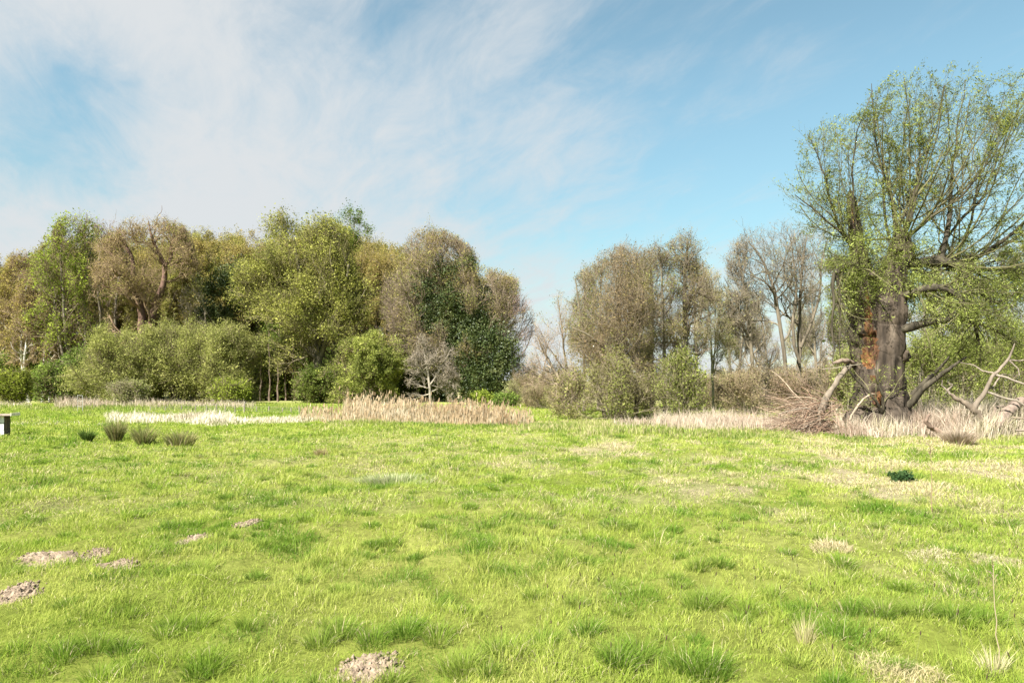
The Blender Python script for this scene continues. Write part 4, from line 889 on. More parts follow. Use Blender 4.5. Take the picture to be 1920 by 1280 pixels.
rot = inrows([(545, 1622, 1626), (585, 1620, 1632), (612, 1622, 1640), (640, 1620, 1646), (668, 1614, 1646), (690, 1622, 1642)], 4) | inrows([(700, 1634, 1640), (710, 1634, 1652), (718, 1640, 1648)], 4) | \
      inrows([(732, 1644, 1652), (746, 1636, 1660), (760, 1634, 1662), (768, 1646, 1656)], 6) | inrows([(384, 1597, 1601), (400, 1598, 1606), (424, 1601, 1608)], 3)
rot &= (cen[:, 1] < .35)
kk = noise3(V[:, 0] * 4, V[:, 1] * 4, V[:, 2] * 1.5, 4)[:, None] * .5 + .5
bc = BK * (.75 + .9 * kk) ; bc = bc + np.array((.04, .033, .025)) * np.clip(fz, 0, 1)[:, None]
kr = np.clip(kk * .6 + .5 * noise3(V[:, 0] * 11, V[:, 1] * 11, V[:, 2] * 3, 44)[:, None], 0, 1)
rc = np.array((.21, .092, .03)) * kr + np.array((.07, .04, .025)) * (1 - kr)
mesh_np('trunk', V, [Fq[~rot]], M_WILLOW, wil, bc)
for y0, y1 in ((300, 500), (500, 697), (697, 722), (722, 800)):
    sel = rot & (cpy >= y0) & (cpy < y1)
    if not sel.any(): continue
    used = np.unique(Fq[sel]); remap = np.full(len(V), -1); remap[used] = np.arange(len(used))
    mesh_np('rotten_wood', V[used], [remap[Fq[sel]]], M_ROT, wil, rc[used])
# big limbs
limbs = [W(t) for t in (
    [(1684, 500, 0, 12), (1715, 494, -.2, 11), (1750, 493, -.4, 11), (1780, 497, -.4, 9), (1802, 505, -.3, 7)],
    [(1679, 450, 0, 7), (1679, 400, 0, 5.5), (1672, 350, .2, 4), (1658, 290, .3, 3), (1648, 235, .3, 2), (1640, 150, .3, .8)],
    [(1686, 448, -.2, 9), (1696, 410, -.3, 8.5), (1704, 378, -.4, 7), (1709, 355, -.4, 3), (1728, 300, -.3, 2.4), (1750, 232, -.2, 1.7), (1766, 160, -.2, .8)],
    [(1694, 440, .4, 4), (1712, 400, .6, 3.2), (1740, 340, .8, 2.4), (1750, 260, .9, 1.5), (1752, 190, .9, .8)],
    [(1698, 444, -.3, 5), (1730, 412, -.8, 4), (1768, 385, -1, 3), (1800, 340, -1.2, 2), (1830, 270, -1.2, 1)],
    [(1684, 445, .5, 4.5), (1683, 390, .9, 3.6), (1690, 320, 1.2, 2.6), (1692, 230, 1.3, 1.6), (1700, 135, 1.3, .7)],
    [(1752, 490, -.4, 8), (1762, 450, -.4, 7.5), (1772, 400, -.3, 6), (1780, 340, -.2, 4.4), (1790, 280, 0, 3), (1800, 215, 0, 1.8), (1812, 148, 0, .8)],
    [(1758, 488, 0, 5), (1775, 452, .3, 4.5), (1825, 400, .5, 4), (1864, 366, .6, 3), (1890, 300, .7, 2), (1918, 215, .7, 1)],
    [(1792, 502, -.3, 7), (1828, 482, -.4, 6.5), (1872, 450, -.5, 5.5), (1916, 410, -.6, 4.2), (1965, 355, -.6, 2.6), (2010, 290, -.6, 1.2)],
    [(1794, 498, 0, 5), (1806, 460, .2, 4.5), (1831, 418, .3, 3.6), (1838, 380, .3, 3), (1856, 296, .4, 2), (1882, 232, .4, 1.4), (1900, 165, .4, .7)],
    [(1610, 475, 0, 5), (1590, 440, .2, 4), (1577, 425, .2, 3.4), (1556, 365, .2, 2.6), (1540, 290, .2, 1.8), (1520, 250, .2, .9)],
    [(1606, 455, -.2, 4), (1585, 400, -.6, 3.2), (1575, 330, -.8, 2.2), (1585, 260, -.9, 1.4), (1610, 190, -.9, .7)],
    [(1612, 480, 0, 4), (1570, 440, -.4, 3.2), (1539, 420, -.5, 2.6), (1505, 396, -.6, 1.8), (1476, 372, -.6, .9)],
    [(1618, 520, -.2, 8), (1590, 502, -.5, 7), (1566, 508, -.6, 6), (1552, 520, -.6, 6)],
    [(1550, 516, -.6, 5), (1545, 545, -.6, 3), (1550, 580, -.6, 2.6), (1545, 620, -.6, 2.2), (1549, 655, -.6, 1.6), (1545, 680, -.6, .9)],
    [(1554, 520, -.6, 4.5), (1561, 548, -.5, 3), (1560, 575, -.5, 2.8), (1567, 605, -.5, 2.6), (1560, 640, -.5, 1.8), (1562, 668, -.5, .9)],
    [(1668, 622, -.5, 10), (1690, 615, -.9, 9), (1720, 607, -1.1, 8), (1748, 603, -1.2, 6), (1790, 612, -1.3, 4.2), (1830, 634, -1.4, 3), (1868, 652, -1.4, 1.5)],
    [(1675, 560, -.4, 9), (1705, 548, -1., 8), (1735, 552, -1.4, 6.5), (1752, 580, -1.6, 5), (1762, 605, -1.6, 3)],
    [(1800, 506, -.3, 6), (1812, 535, -.5, 5), (1825, 558, -.6, 4.2), (1842, 575, -.6, 3), (1870, 560, -.6, 2), (1892, 540, -.5, 1)],
    [(1790, 503, -.4, 6), (1793, 545, -.7, 5), (1794, 590, -.8, 4), (1800, 640, -.9, 2.6), (1806, 690, -.9, 1.2)],
    [(1798, 502, 0, 5), (1840, 505, .2, 4), (1890, 500, .3, 3), (1930, 510, .3, 1.8)],
    [(1690, 760, -.4, 8), (1710, 725, -.8, 6.5), (1730, 704, -1., 5), (1752, 688, -1.1, 3.5), (1775, 672, -1.1, 1.6)],
    [(1694, 740, -.5, 5), (1722, 706, -.8, 4), (1748, 672, -1, 2), ],
    [(1630, 775, -.9, 4), (1612, 752, -1.1, 3.4), (1592, 730, -1.2, 2.8), (1572, 712, -1.2, 2), (1556, 690, -1.2, 1)],
    [(1628, 770, -1., 3.6), (1618, 735, -1.3, 3), (1606, 712, -1.4, 2.2), (1598, 690, -1.4, 1)])]
LP = np.stack([p for p, _ in limbs]); LR = np.stack([r * (.66 if 1 <= k <= 12 else .85) for k, (_, r) in enumerate(limbs)])
crook = np.stack([noise3(LP[..., 0] * 1.6 + k * 9, LP[..., 1] * 1.6, LP[..., 2] * 1.6, 40 + k) for k in range(3)], -1) * np.array([.10, .10, .05]) * np.linspace(0, 1, LP.shape[1])[None, :, None] ** .5
LP = LP + crook
for P_, R_ in zip(LP, LR):
    q = np.stack([np.interp(np.linspace(0, 1, 30), np.linspace(0, 1, 12), np.concatenate([P_, R_[:, None]], 1)[:, k]) for k in range(4)], 1)
    lb = MB(); lb.tube(q[:, :3], q[:, 3], 9, (.06, .05, .033), rough=.2, rf=5, seed=90); lb.build('limb', M_WILLOW, wil)
up_i = [1, 2, 3, 4, 5, 6, 7, 8, 9, 10, 11, 12]; low_i = [0, 13, 14, 15, 16, 17, 18, 19, 20, 23]
UP, UR = LP[up_i], LR[up_i]
w1 = spawn(UP, UR, dict(n=8, len=3.6, ang=(30, 12), ang_low=50, up=.07, wig=.11, K=8, t=(.08, .95), rr=.5, rmax=.034, rmin=.010, taper=.5), wenv, gw)
head = np.stack([W([(1690, 470, 0, 14), (1690, 452, 0, 14), (1690, 440, 0, 12)], 12)[0], W([(1745, 492, -.4, 10), (1775, 494, -.4, 10), (1805, 500, -.3, 9)], 12)[0]])
w1b = spawn(head, np.full(head.shape[:2], .12), dict(n=13, len=5.2, ang=(45, 22), up=.20, wig=.09, K=8, t=(.1, .9), rr=.35, rmax=.045, rmin=.014, taper=.1), wenv, gw)
tuftw = spawn(head, np.full(head.shape[:2], .2), dict(n=60, len=1.1, ang=(70, 25), up=.05, wig=.25, K=5, t=(.0, 1.), rr=.1, rmax=.012, rmin=.006), wenv, gw)
w1P = np.concatenate([w1[0], w1b[0]]); w1R = np.concatenate([w1[1], w1b[1]])
upP = np.concatenate([np.stack([resample(p, 8) for p in UP]), w1P]); upR = np.concatenate([np.stack([np.interp(np.linspace(0, 1, 8), np.linspace(0, 1, 12), r) for r in UR]), w1R])
w2 = spawn(upP, upR, dict(n=13, len=1.25, ang=(40, 14), up=.03, wig=.16, K=5, t=(.18, 1.), rr=.5, rmax=.02, rmin=.006, taper=.4), wenv, gw)
w3 = spawn(w2[0], w2[1], dict(n=3, len=.5, ang=(32, 12), up=.0, wig=.14, K=3, t=(.2, 1.), rr=.6, rmax=.01, rmin=.004), wenv, gw)
# low, hanging sprays and the shoots that clothe the trunk
LOWP, LOWR = LP[low_i], LR[low_i]
lo1 = spawn(LOWP, LOWR, dict(n=26, len=1.5, ang=(55, 20), up=-.02, wig=.16, K=6, t=(.1, 1.), rr=.4, rmax=.03, rmin=.01), wenv, gw)
TPs = np.stack([p for p, _ in mainT]); TRs = np.stack([r for _, r in mainT])
ep1 = spawn(TPs, TRs, dict(n=95, len=1.4, ang=(60, 15), up=.10, wig=.14, K=6, t=(.33, .95), rr=.03, rmax=.02, rmin=.01, taper=.1), wenv, gw)
e0 = ep1[0][:, 0]; epx = (e0[:, 0] + WX0) / (e0[:, 1] + WD) * F + 960; epy = HY - (e0[:, 2] + WZ0 - CZ) / (e0[:, 1] + WD) * F
et = ep1[0][:, -1]; etx = (et[:, 0] + WX0) / (et[:, 1] + WD) * F + 960; ety = HY - (et[:, 2] + WZ0 - CZ) / (et[:, 1] + WD) * F
bare_z = ((epx > 1606) & (epx < 1662) & (epy > 585)) | ((etx > 1610) & (etx < 1656) & (ety > 575)); keep_e = ~(bare_z & (e0[:, 1] < .3)); ep1 = (ep1[0][keep_e], ep1[1][keep_e])
lw = np.concatenate([lo1[0], ep1[0]]); lwr = np.concatenate([lo1[1], ep1[1]])
lo2 = spawn(lw, lwr, dict(n=8, len=.75, ang=(45, 15), up=-.08, wig=.15, K=4, t=(.15, 1.), rr=.55, rmax=.012, rmin=.005), wenv, gw)
db = MB()
for (P, R, S) in ((tuftw[0], tuftw[1], 3), (w1P, w1R, 5), (w2[0], w2[1], 3), (w3[0], w3[1], 3), (lw, lwr, 4), (lo2[0], lo2[1], 3)):
    db.tube(P, R, S, np.broadcast_to(np.array((.105, .095, .045)), P.shape) * np.exp(gw.normal(size=(len(P), 1, 1)) * .15))
db.build('branches', M_TWIG, wil)
WPAL = [(.105, .12, .03), (.155, .175, .04), (.21, .235, .055), (.27, .295, .075)]
lv = [leaves(w3[0], 32000, .072, WPAL, gw, .06, .28, .1, .3, .7, 1.0, gap=.93), leaves(w2[0], 11000, .075, WPAL, gw, .07, .28, .1, .3, .7, 1.0, gap=.93),
      leaves(lo2[0], 66000, .062, [(.125, .145, .035), (.195, .225, .05), (.27, .305, .075), (.35, .385, .11)], gw, .08, .28, .1, .3, .7, .9)]
off = 0; fs = []
for V, Q, C in lv: fs.append(Q + off); off += len(V)
mesh_np('foliage', np.concatenate([v[0] for v in lv]), [np.concatenate(fs)], M_LEAF, wil, np.concatenate([v[2] for v in lv]))
# ------------------------------------------------------------------ dead wood round the willow
def wood_at(name, label, cat, d, bpx, paths, col, mat=M_WOOD, part=None, rough=.12, S=9, group=None, seed=3):
    X0 = wx(bpx, d); Z0 = float(H(X0, d)) - .03
    root = thing(name, (X0, d, Z0), label, cat, group)
    gg = np.random.default_rng(seed)
    for p in paths:
        nm, tr = p[0], p[1]; cc = p[2] if len(p) > 2 else col
        P, R = pxline(tr, d, X0, Z0); q = resample(np.concatenate([P, R[:, None]], 1), 18)
        q[1:-1, :3] += gg.normal(size=(16, 3)) * np.minimum(q[1:-1, 3:4] * .22, .022)
        mb = MB(); mb.tube(q[:, :3], q[:, 3], S, cc, rough=rough, rf=5, seed=seed); mb.build(nm, mat, root)
    return root
PALEW = (.155, .125, .09)
wood_at('broken_bough', 'thick pale barkless bough broken from the willow, propped down to the ground', 'branch', 23.6, 1530,
  [('bough', [(1532, 818, 0, 5.47), (1533, 800, 0, 5.47), (1540, 775, 0, 5.78), (1545, 755, 0, 6.08), (1558, 735, .1, 5.47), (1575, 712, .2, 4.86), (1592, 695, .4, 4.86), (1610, 684, .7, 5.47)]),
   ('bough', [(1568, 680, .3, 1.82), (1578, 678, .3, 3.65), (1596, 675, .4, 4.56), (1614, 676, .8, 4.86), (1632, 680, 1.2, 4.86)], (0.170, 0.126, 0.092)),
   ('twig', [(1536, 792, 0, 1.82), (1515, 796, -.1, 1.58), (1496, 806, -.1, 1.22), (1478, 815, -.1, 0.73)], (0.185, 0.148, 0.111)),
   ('twig', [(1540, 778, 0, 1.46), (1520, 770, -.2, 1.22), (1503, 764, -.3, 1.09), (1478, 768, -.3, 0.85), (1455, 775, -.3, 0.55)], (0.185, 0.148, 0.111)),
   ('twig', [(1545, 692, .2, 0.79), (1580, 688, 0, 0.91), (1620, 682, .2, 0.73)], (0.222, 0.192, 0.133))], PALEW, seed=12, rough=.24)
wood_at('leaning_stick', 'thin bare stick leaning against the foot of the willow', 'branch', 23.0, 1596, [('stick', [(1592, 788, 0, 2.), (1612, 764, .2, 2), (1632, 746, .4, 1.8), (1650, 738, .5, 1.6), (1664, 742, .6, 1.)])], (.27, .21, .145), seed=14)
# heap of fallen twigs
bp_d = 23.9; bX = wx(1500, bp_d); bZ = float(H(bX, bp_d))
heap = thing('brushwood_heap', (bX, bp_d, bZ), 'heap of fallen reddish brown twigs beside the pale broken bough', 'brushwood')
gh = np.random.default_rng(31); nh = 620
st_ = np.stack([(1548 + gh.normal(size=nh) * 16 - 960) / F * bp_d - bX, gh.normal(size=nh) * .6 + .3, (gh.random(nh) ** 1.5) * 1.25], 1)
al = gh.random(nh); L_h = (.9 + 1.7 * gh.random(nh)) * (1 - .25 * st_[:, 2] / 1.7)
dirs = norm(np.stack([-np.ones(nh), gh.normal(size=nh) * .45 - .1, gh.normal(size=nh) * .42 + .08 - st_[:, 2] * .15], 1))
hp = np.empty((nh, 6, 3)); hp[:, 0] = st_
for j in range(1, 6):
    dirs = norm(dirs + gh.normal(size=(nh, 3)) * .22 + np.array([0, 0, -.10])); hp[:, j] = hp[:, j - 1] + dirs * (L_h / 5)[:, None]
hp[:, :, 2] = np.maximum(hp[:, :, 2], .02)
hb = MB(); hr = (.006 + .022 * gh.random(nh) ** 4)[:, None] * np.linspace(1, .4, 6)[None]
hc = np.array([(.22, .14, .09), (.27, .19, .13), (.15, .10, .07), (.33, .26, .18)])[gh.integers(0, 4, nh)]
hb.tube(hp, hr, 4, np.broadcast_to(hc[:, None, :], hp.shape)); hb.build('twigs', M_TWIG, heap)
wood_at('dead_branch', 'large dead branch standing forked and grey in the withered reeds', 'branch', 22.6, 1842,
  [('stem', [(1850, 800, 0, 6), (1842, 790, 0, 6), (1833, 778, 0, 6), (1824, 764, 0, 5.6), (1810, 753, .1, 4.5), (1796, 744, .2, 3.8), (1788, 738, .2, 2)], (0.148, 0.115, 0.081)),
   ('stem', [(1826, 766, 0, 5), (1830, 754, 0, 5), (1838, 744, -.1, 4.6), (1845, 732, -.1, 4), (1846, 716, -.2, 3.2), (1854, 702, -.2, 3), (1862, 698, -.2, 3), (1868, 684, -.3, 2.8), (1880, 674, -.3, 2.2), (1884, 660, -.3, 1.8), (1890, 645, -.3, 1.)], (0.163, 0.130, 0.096)),
   ('twig', [(1788, 739, .2, 2), (1784, 732, .2, 1.6), (1790, 722, .1, 1.3), (1780, 716, .1, .8)], (0.178, 0.144, 0.111)),
   ('twig', [(1786, 735, .2, 1.4), (1776, 722, .3, 1.1), (1778, 712, .3, .7)], (0.185, 0.148, 0.115)),
   ('twig', [(1846, 734, -.1, 2.4), (1860, 744, -.4, 2), (1880, 750, -.6, 1.8), (1900, 764, -.8, 1.5), (1925, 778, -.9, 1)], (0.192, 0.159, 0.118)),
   ('twig', [(1846, 732, 0, 2), (1870, 726, .2, 1.7), (1886, 712, .4, 1.4), (1900, 700, .5, 1.1), (1930, 705, .5, .8)], (0.178, 0.144, 0.107)),
   ('twig', [(1858, 702, -.2, 2.4), (1872, 710, -.5, 2), (1890, 722, -.8, 1.8), (1920, 736, -1, 1.4), (1945, 745, -1, .9)], (0.192, 0.159, 0.118)),
   ('twig', [(1855, 700, -.2, 1.8), (1842, 695, 0, 1.5), (1834, 684, .2, 1.2), (1812, 679, .3, .8)], (0.178, 0.144, 0.107)),
   ('twig', [(1880, 676, -.3, 1.6), (1900, 677, -.3, 1.3), (1925, 672, -.3, 1)], (0.178, 0.144, 0.107)),
   ('twig', [(1880, 676, -.3, 1.4), (1888, 692, -.5, 1.1), (1886, 705, -.6, .7)], (0.178, 0.144, 0.107))], (.16, .125, .09), seed=15)
wood_at('fallen_log', 'thick weathered fallen log rising out of the withered reeds by the forked dead branch', 'log', 22.2, 1880,
  [('log', [(1866, 806, 0, 11), (1880, 794, .1, 11.5), (1896, 780, .3, 11), (1915, 768, .5, 10), (1950, 752, .8, 9)], (0.185, 0.137, 0.104)),
   ('snag', [(1860, 792, .2, 4), (1874, 776, .3, 3.4), (1884, 765, .4, 2.8), (1905, 762, .6, 2)], (0.148, 0.111, 0.081)),
   ('snag', [(1890, 805, -.3, 2), (1925, 806, -.5, 1.8), (1960, 806, -.6, 1.2)], (0.185, 0.148, 0.111)),
   ('snag', [(1898, 782, 0, 2.2), (1920, 786, -.3, 1.6), (1940, 796, -.4, 1)], (0.163, 0.126, 0.089))], (.25, .185, .14), seed=16)
wood_at('broken_stub', 'short dark hooked branch stub poking from the reeds', 'branch', 22.0, 1745,
  [('stub', [(1766, 812, 0, 4.5), (1752, 805, 0, 4.6), (1742, 798, 0, 4.4), (1736, 790, 0, 4), (1738, 782, 0, 3.6), (1744, 776, 0, 2)])], (.15, .105, .075), seed=17)

# ================================================================== SMALL THINGS
# wooden box with lid at the edge
bd = 23.2; s_ = bd / F; bX = wx(7, bd); bZ = float(H(bX, bd)) - .01
box = thing('white_box', (bX, bd, bZ), 'white boarded wooden box with flat overhanging lid, cut off by the photo edge', 'box')
box.rotation_euler = (0, 0, math.radians(21))
mb = MB(); x0, x1 = -45 * s_, 0.; hb_ = wz(779, bd) - bZ
for k in range(3):
    z0, z1 = hb_ * k / 3 + .006, hb_ * (k + 1) / 3 - .006
    mb.box((x0, 0, z0), (x1, .6, z1), (.80, .78, .74), .003)
mb.build('body', M_WOOD, box, smooth=False)
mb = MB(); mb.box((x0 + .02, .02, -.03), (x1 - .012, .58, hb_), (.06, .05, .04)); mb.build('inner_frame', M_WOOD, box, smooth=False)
mb = MB(); mb.box((x1 + .002, .04, .03), (x1 + .03, .56, hb_ - .01), (.10, .08, .06), .004); mb.build('side_shade', M_WOOD, box, smooth=False)  # shade on this side of the box, painted in as a dark slab
mb = MB(); mb.box((x0 - .2, -.15, hb_ + .003), (x1 + .22, .8, hb_ + .045), (.26, .20, .15), .006); lid = mb.build('lid', M_WOOD, box, smooth=False)
mb = MB(); mb.box((x1 + .222, -.17, hb_ - .01), (x1 + .26, .82, hb_ + .09), (.66, .60, .46), .005); mb.build('batten', M_WOOD, lid, smooth=False)

# wire fence
fd = 46.; fs_ = fd / F
fence = thing('wire_fence', (wx(470, fd), fd, 0), 'low wire fence on grey wooden posts before the dark hollow of the wood', 'fence')
gf = random.Random(6)
posts = [(366, 758, 1), (388, 760, 1), (406, 757, 1.5), (422, 760, 1), (440, 759, .9), (458, 752, 2), (481, 761, .8), (504, 761, 1.4), (530, 764, 1), (546, 764, .8), (561, 763, 1.4), (588, 766, 1.2), (609, 763, 1.6), (631, 766, 1), (655, 766, .9), (678, 767, .9), (701, 766, 1.3), (340, 760, .9), (310, 762, .8), (282, 762, .8)]
tops = []
for px, ty, wdt in posts:
    d = fd + (458 - px) * .02 + gf.uniform(-.2, .2); X = wx(px, d); Z = float(H(X, d)); top = wz(ty, d)
    r = .035 * wdt ** .6; lean = gf.uniform(-.04, .04)
    P = np.array([[X, d, Z - .2], [X + lean * .5, d, (Z + top) / 2], [X + lean, d, top - .03], [X + lean, d, top]]) - np.array([wx(470, fd), fd, 0])
    m = MB(); m.tube(P, np.array([r, r, r * .96, r * .5]), 7, (.24, .205, .155), rough=.08, rf=9); m.build('post', M_WOOD, fence)
    tops.append((X, d, Z, top))
tops.sort()
m = MB()
for hh in (.92, .62, .32):
    for a, b in zip(tops[:-1], tops[1:]):
        A = np.array([a[0], a[1] - .05, a[2] + (a[3] - a[2]) * hh]); B = np.array([b[0], b[1] - .05, b[2] + (b[3] - b[2]) * hh])
        Pm = (A + B) / 2 - np.array([0, 0, .015]); m.tube(np.stack([A, Pm, B]) - np.array([wx(470, fd), fd, 0]), np.full(3, .005), 4, (.17, .165, .155))
m.build('wire', M_METAL, fence)
# pale hurdle at the end of the fence
hd = 47.; hx = wx(148, hd); hz = float(H(hx, hd)); hs_ = hd / F
hur = thing('metal_hurdle', (hx, hd, hz), 'small pale tubular metal frame standing in dead grass by the thicket', 'gate')
m = MB(); top_h = wz(741, hd) - hz
m.tube(np.array([[7 * hs_, 0, -.1], [7 * hs_, 0, top_h * .5], [6.8 * hs_, 0, top_h]]), np.full(3, .02), 8, (.3, .29, .25))
m.tube(np.array([[-7 * hs_, .25, -.1], [-7 * hs_, .25, top_h * .5], [-7 * hs_, .25, top_h * 1.02]]), np.full(3, .016), 8, (.28, .27, .23))
m.build('upright', M_METAL, hur)
m = MB()
for f_ in (1., .68, .36): m.tube(np.array([[-7 * hs_, .24, top_h * 1.0 * f_], [0, .12, top_h * .995 * f_], [7 * hs_, 0, top_h * .985 * f_]]), np.full(3, .012), 8, (.3, .29, .25))
m.build('rail', M_METAL, hur)

# rush tussocks
def tussock(name, label, px, py, hpx, wpx, n, pal, seed, cat='rush tussock', group=None, wd=.012, lean=.55):
    x, d, z = gp(px, py); gg = np.random.default_rng(seed); s = d / F
    mat = lean > .75 and cat == 'grass tuft'; root_r = wpx * s * (.52 if mat else .32); h = hpx * s * (.75 if mat else 1)
    r = np.sqrt(gg.random(n)); th = gg.random(n) * 6.283
    bx_ = root_r * r * np.cos(th); by_ = root_r * r * np.sin(th)
    hh = h * (1.3 - .35 * r) * np.exp(gg.normal(size=n) * .18); ln = (r * lean + np.abs(gg.normal(size=n)) * .16)
    if mat: ln = np.abs(gg.normal(size=n)) * lean + .2
    ta = gg.random(n) * 6.283 if mat else th
    pal = np.asarray(pal, float); k = np.clip(gg.random(n) * (len(pal) - 1), 0, len(pal) - 1.001); ki = k.astype(int); kf = (k - ki)[:, None]
    c = (pal[ki] * (1 - kf) + pal[ki + 1] * kf) * np.exp(gg.normal(size=(n, 1)) * .2)
    V, Fs, C = blades(bx_, by_, hh, wd * np.exp(gg.normal(size=n) * .25), ln * np.cos(ta), ln * np.sin(ta), c, gg, z=(H(x + bx_, d + by_) - z - .02 if mat else np.full(n, -.03)), bend=.45)
    o = mesh_np(name, V, Fs, M_GRASS, None, C); o.location = (x, d, z)
    return tag(o, label, cat, group)
RUSH = [(.12, .15, .045), (.19, .19, .07), (.32, .26, .13), (.14, .17, .05), (.38, .30, .17)]
RG = [(.06, .11, .025), (.10, .15, .035), (.14, .18, .05)]
tussock('rush_tussock', 'small green rush tussock nearest the white box', 164, 829, 22, 17, 420, RG, 41)
tussock('rush_tussock', 'dense dark brown green rush tussock, second from the white box', 217, 828, 35, 24, 800, RUSH, 42, lean=.38)
tussock('rush_tussock', 'spiky brown green rush tussock splaying outwards, third from the white box', 270, 832, 36, 25, 430, RUSH[::-1], 43, lean=.8)
tussock('rush_tussock', 'widest rush tussock, farthest from the white box', 338, 838, 27, 62, 850, RUSH + [(.3, .3, .12)], 44, lean=.5)
nx_, nd_, nz_ = gp(1692, 903); gn2 = np.random.default_rng(45); ns = 70
stx = np.stack([gn2.normal(size=ns) * .11, gn2.normal(size=ns) * .12, np.zeros(ns)], 1); stl = np.clip(.15 - .5 * np.abs(stx[:, 0]), .07, 1) * (.7 + .5 * gn2.random(ns))
SP = np.stack([stx + np.stack([stx[:, 0] * .5, stx[:, 1] * .5, np.ones(ns)], 1) * (stl * f)[:, None] for f in (0, .35, .7, 1)], 1)
V, Q, C = leaves(SP, 900, .05, [(.025, .055, .022), (.045, .085, .03), (.07, .12, .04)], gn2, .02, .6, .5, .1, .4, .2, gap=0)
o = mesh_np('nettle_clump', V, [Q], M_LEAF, None, C); o.location = (nx_, nd_, nz_); tag(o, 'small dark green leafy clump alone in the pale grass', 'plant')
tussock('weed_patch', 'grey green patch of taller weeds in the middle of the meadow', 740, 906, 15, 215, 2400, [(.22, .27, .10), (.28, .31, .14), (.50, .46, .30), (.25, .30, .11)], 46, 'weeds', lean=.5, wd=.010)
tussock('dry_grass_tuft', 'brownish withered grass tuft in the short grass beyond the weed patch', 602, 853, 18, 20, 260, [(.3, .23, .12), (.38, .3, .17)], 47, 'grass tuft')
tussock('dry_grass_tuft', 'pale bent straw tuft beside the deep green tufts at the near corner', 1510, 1205, 50, 34, 80, [(.42, .37, .18), (.5, .43, .24)], 48, 'grass tuft', wd=.0045, lean=.3)
tussock('dry_grass_tuft', 'bleached straw tuft at the foot of the nearest tall dry stem', 1862, 1268, 55, 40, 110, [(.42, .37, .2), (.52, .45, .28)], 49, 'grass tuft', wd=.0045, lean=.4)
tussock('dry_grass_tuft', 'low matted straw tuft among the near grass', 1690, 1268, 26, 150, 1300, [(.38, .32, .16), (.48, .41, .23)], 50, 'grass tuft', wd=.005, lean=.9)
tussock('dry_grass_tuft', 'tangled straw tuft behind the deep green tufts', 1562, 1030, 22, 70, 700, [(.42, .35, .2), (.55, .46, .28)], 51, 'grass tuft', wd=.006, lean=.8)
tussock('dry_grass_tuft', 'flat bleached straw mat before the dark leafy clump', 1745, 1042, 12, 80, 800, [(.42, .36, .22), (.54, .47, .31)], 52, 'grass tuft', wd=.006, lean=1.1)
tussock('dry_grass_tuft', 'flattened straw mat nearest the field edge', 1868, 1058, 16, 90, 800, [(.40, .34, .2), (.5, .43, .28)], 53, 'grass tuft', wd=.006, lean=1.1)

tussock('dry_grass_tuft', 'pinkish brown mound of collapsed dead stems at the grass edge by the fallen log', 1797, 833, 24, 66, 1500, [(.36, .26, .19), (.42, .33, .25), (.48, .40, .31)], 54, 'grass tuft', lean=.7, wd=.014)

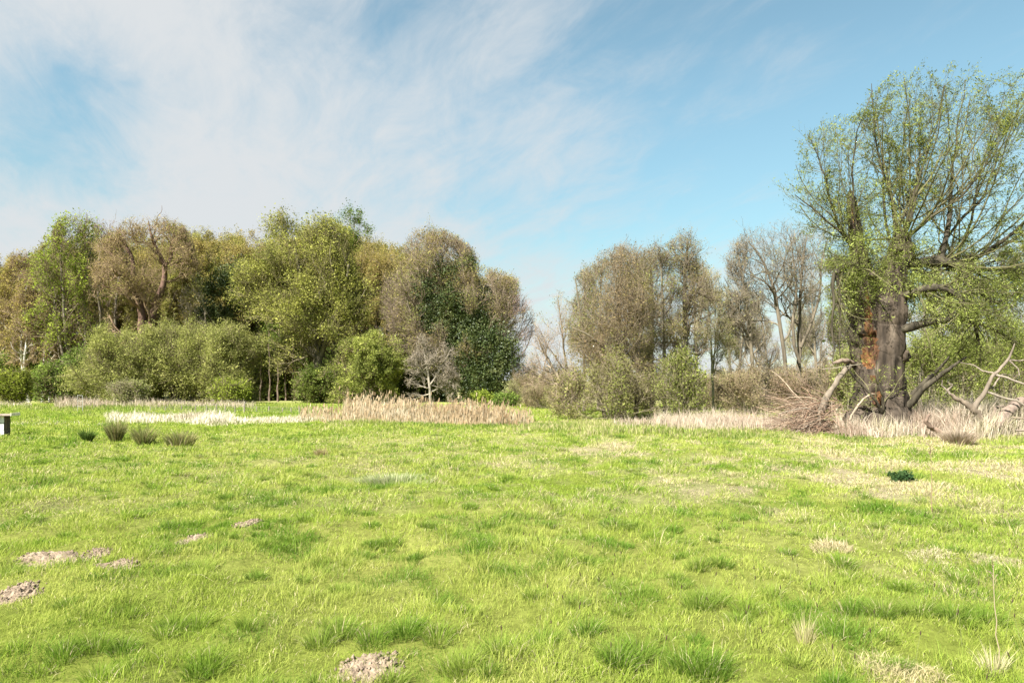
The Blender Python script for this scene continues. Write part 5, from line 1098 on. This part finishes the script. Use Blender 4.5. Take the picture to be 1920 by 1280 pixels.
# molehills
for i, ((px, py, rx_, ry_, hh, lab), (x, d, z)) in enumerate(zip(MOLE, mpos)):
    gg = np.random.default_rng(70 + i); n = 80; u = np.linspace(-1.25, 1.25, n); a, b = np.meshgrid(u, u)
    rr2 = np.sqrt(a * a + b * b); ang = np.arctan2(b, a); edge = 1 + .22 * noise2(np.cos(ang) * 1.5 + i * 9, np.sin(ang) * 1.5, 7)
    prof = np.clip(1 - (rr2 / edge) ** 2, -.6, 1)
    zz_ = hh * (prof * (.8 + .5 * noise2(a * 2.4 + i, b * 2.4, 9)) + .30 * noise2(a * 9, b * 9 + i, 10) + .4 * noise2(a * 20, b * 20 + i, 12)) + hh * .1
    X = a * rx_ * .78; Y = b * ry_ * 1.3; zz_ = zz_ * .38
    zz_ = zz_ + (H(x + X, d + Y) - z)
    q = np.arange(n * n).reshape(n, n); fq = np.stack([q[:-1, :-1], q[:-1, 1:], q[1:, 1:], q[1:, :-1]], -1).reshape(-1, 4)
    keep = (prof[:-1, :-1].ravel() > -.45); k = np.clip(noise2(a * 5, b * 5, 14) * .5 + .5, 0, 1).reshape(-1, 1)
    c = np.array((.145, .105, .07)) * k + np.array((.25, .19, .13)) * (1 - k)
    MV = np.stack([X, Y, zz_], -1).reshape(-1, 3); mfaces = [fq[keep]]; nc = 170
    ca = gg.random(nc) * 6.283; cr_ = gg.random(nc) ** .5 * 1.12
    cx_, cy_ = np.cos(ca) * cr_ * rx_ * .85, np.sin(ca) * cr_ * ry_ * 1.3
    ck = np.clip(((cx_ / (rx_ * .85) + 1.25) / 2.5 * (n - 1)).round().astype(int), 0, n - 1), np.clip(((cy_ / (ry_ * 1.3) + 1.25) / 2.5 * (n - 1)).round().astype(int), 0, n - 1)
    cz_ = np.where(cr_ < .95, zz_[ck[1], ck[0]], H(x + cx_, d + cy_) - z + .012)
    oc = np.array([[1, 0, 0], [-1, 0, 0], [0, 1, 0], [0, -1, 0], [0, 0, 1], [0, 0, -1.]]); of = np.array([[0, 2, 4], [2, 1, 4], [1, 3, 4], [3, 0, 4], [2, 0, 5], [1, 2, 5], [3, 1, 5], [0, 3, 5]])
    cs2 = (.004 + .012 * gg.random(nc) ** 2)[:, None, None]
    CV = (np.stack([cx_, cy_, cz_], 1)[:, None] + oc[None] * cs2 * (1 + .4 * gg.normal(size=(nc, 6, 1)))).reshape(-1, 3)
    mfaces.append((of[None] + (np.arange(nc) * 6)[:, None, None]).reshape(-1, 3) + len(MV))
    c = np.concatenate([c, np.repeat(c[gg.integers(0, len(c), nc)], 6, axis=0)])
    o = mesh_np('molehill', np.concatenate([MV, CV]), mfaces, M_SOIL, None, c); o.location = (x, d, z)
    tag(o, lab, 'molehill')

# tall dry stems
def dry_stem(label, px, py, toppy, lean, seed, col, r=.004):
    x, d, z = gp(px, py); s = d / F; h = wz(toppy, d) - z; gg = np.random.default_rng(seed)
    t = np.linspace(0, 1, 9); P = np.stack([lean * h * t ** 1.5 + gg.normal(size=9) * .004, gg.normal(size=9) * .004, h * t - .02], 1)
    root = thing('dry_weed', (x, d, z), label, 'dead stem'); m = MB(); m.tube(P, r * np.linspace(1.2, .6, 9), 6, col); m.build('stalk', M_STRAW, root)
    m = MB()
    for k in range(9):
        b = P[8] - np.array([0, 0, h * .02 * k]); dv = norm(np.array([gg.normal() * .6, gg.normal() * .6, .8]))
        m.tube(np.stack([b, b + dv * h * .03, b + dv * h * .07 + np.array([0, 0, -.004])]), np.array([.6, .5, .9]) * r, 4, np.array(col) * .8)
    m.build('seed_head', M_STRAW, root)
dry_stem('tall thin brown dead stem standing beyond the dark leafy clump', 1747, 962, 832, -.02, 81, (.28, .19, .12), .005)
dry_stem('nearest tall pale dry stem rising from the straw tuft', 1872, 1262, 1052, -.05, 82, (.38, .30, .19), .0032)
# dark seed heads of plantain and foxtail in the near grass
g = np.random.default_rng(91); n = 230; x, d = lod_points(n * 2, 3.4, 9, 1.2, g); k = x > -.2; x, d = x[k], d[k]; m = MB(); z = H(x, d)
for i in range(len(x)):
    hh = .13 + .12 * g.random(); ln = g.normal(size=2) * .03
    P = np.array([[0, 0, 0], [ln[0] * .5, ln[1] * .5, hh * .6], [ln[0], ln[1], hh]]) + np.array([x[i], d[i], z[i]]); m.tube(P, np.full(3, .0011), 3, (.25, .27, .10))
    Q = P[2] + np.array([[0, 0, 0], [ln[0] * .04, 0, .008], [ln[0] * .1, 0, .02], [ln[0] * .15, 0, .032]]); m.tube(Q, np.array([.0012, .0036, .0036, .001]), 5, (.075, .05, .035))
tag(m.build('plantain_heads', M_STRAW), 'thin stalks with small dark seed heads scattered through the near grass', 'seed heads', kind='stuff')
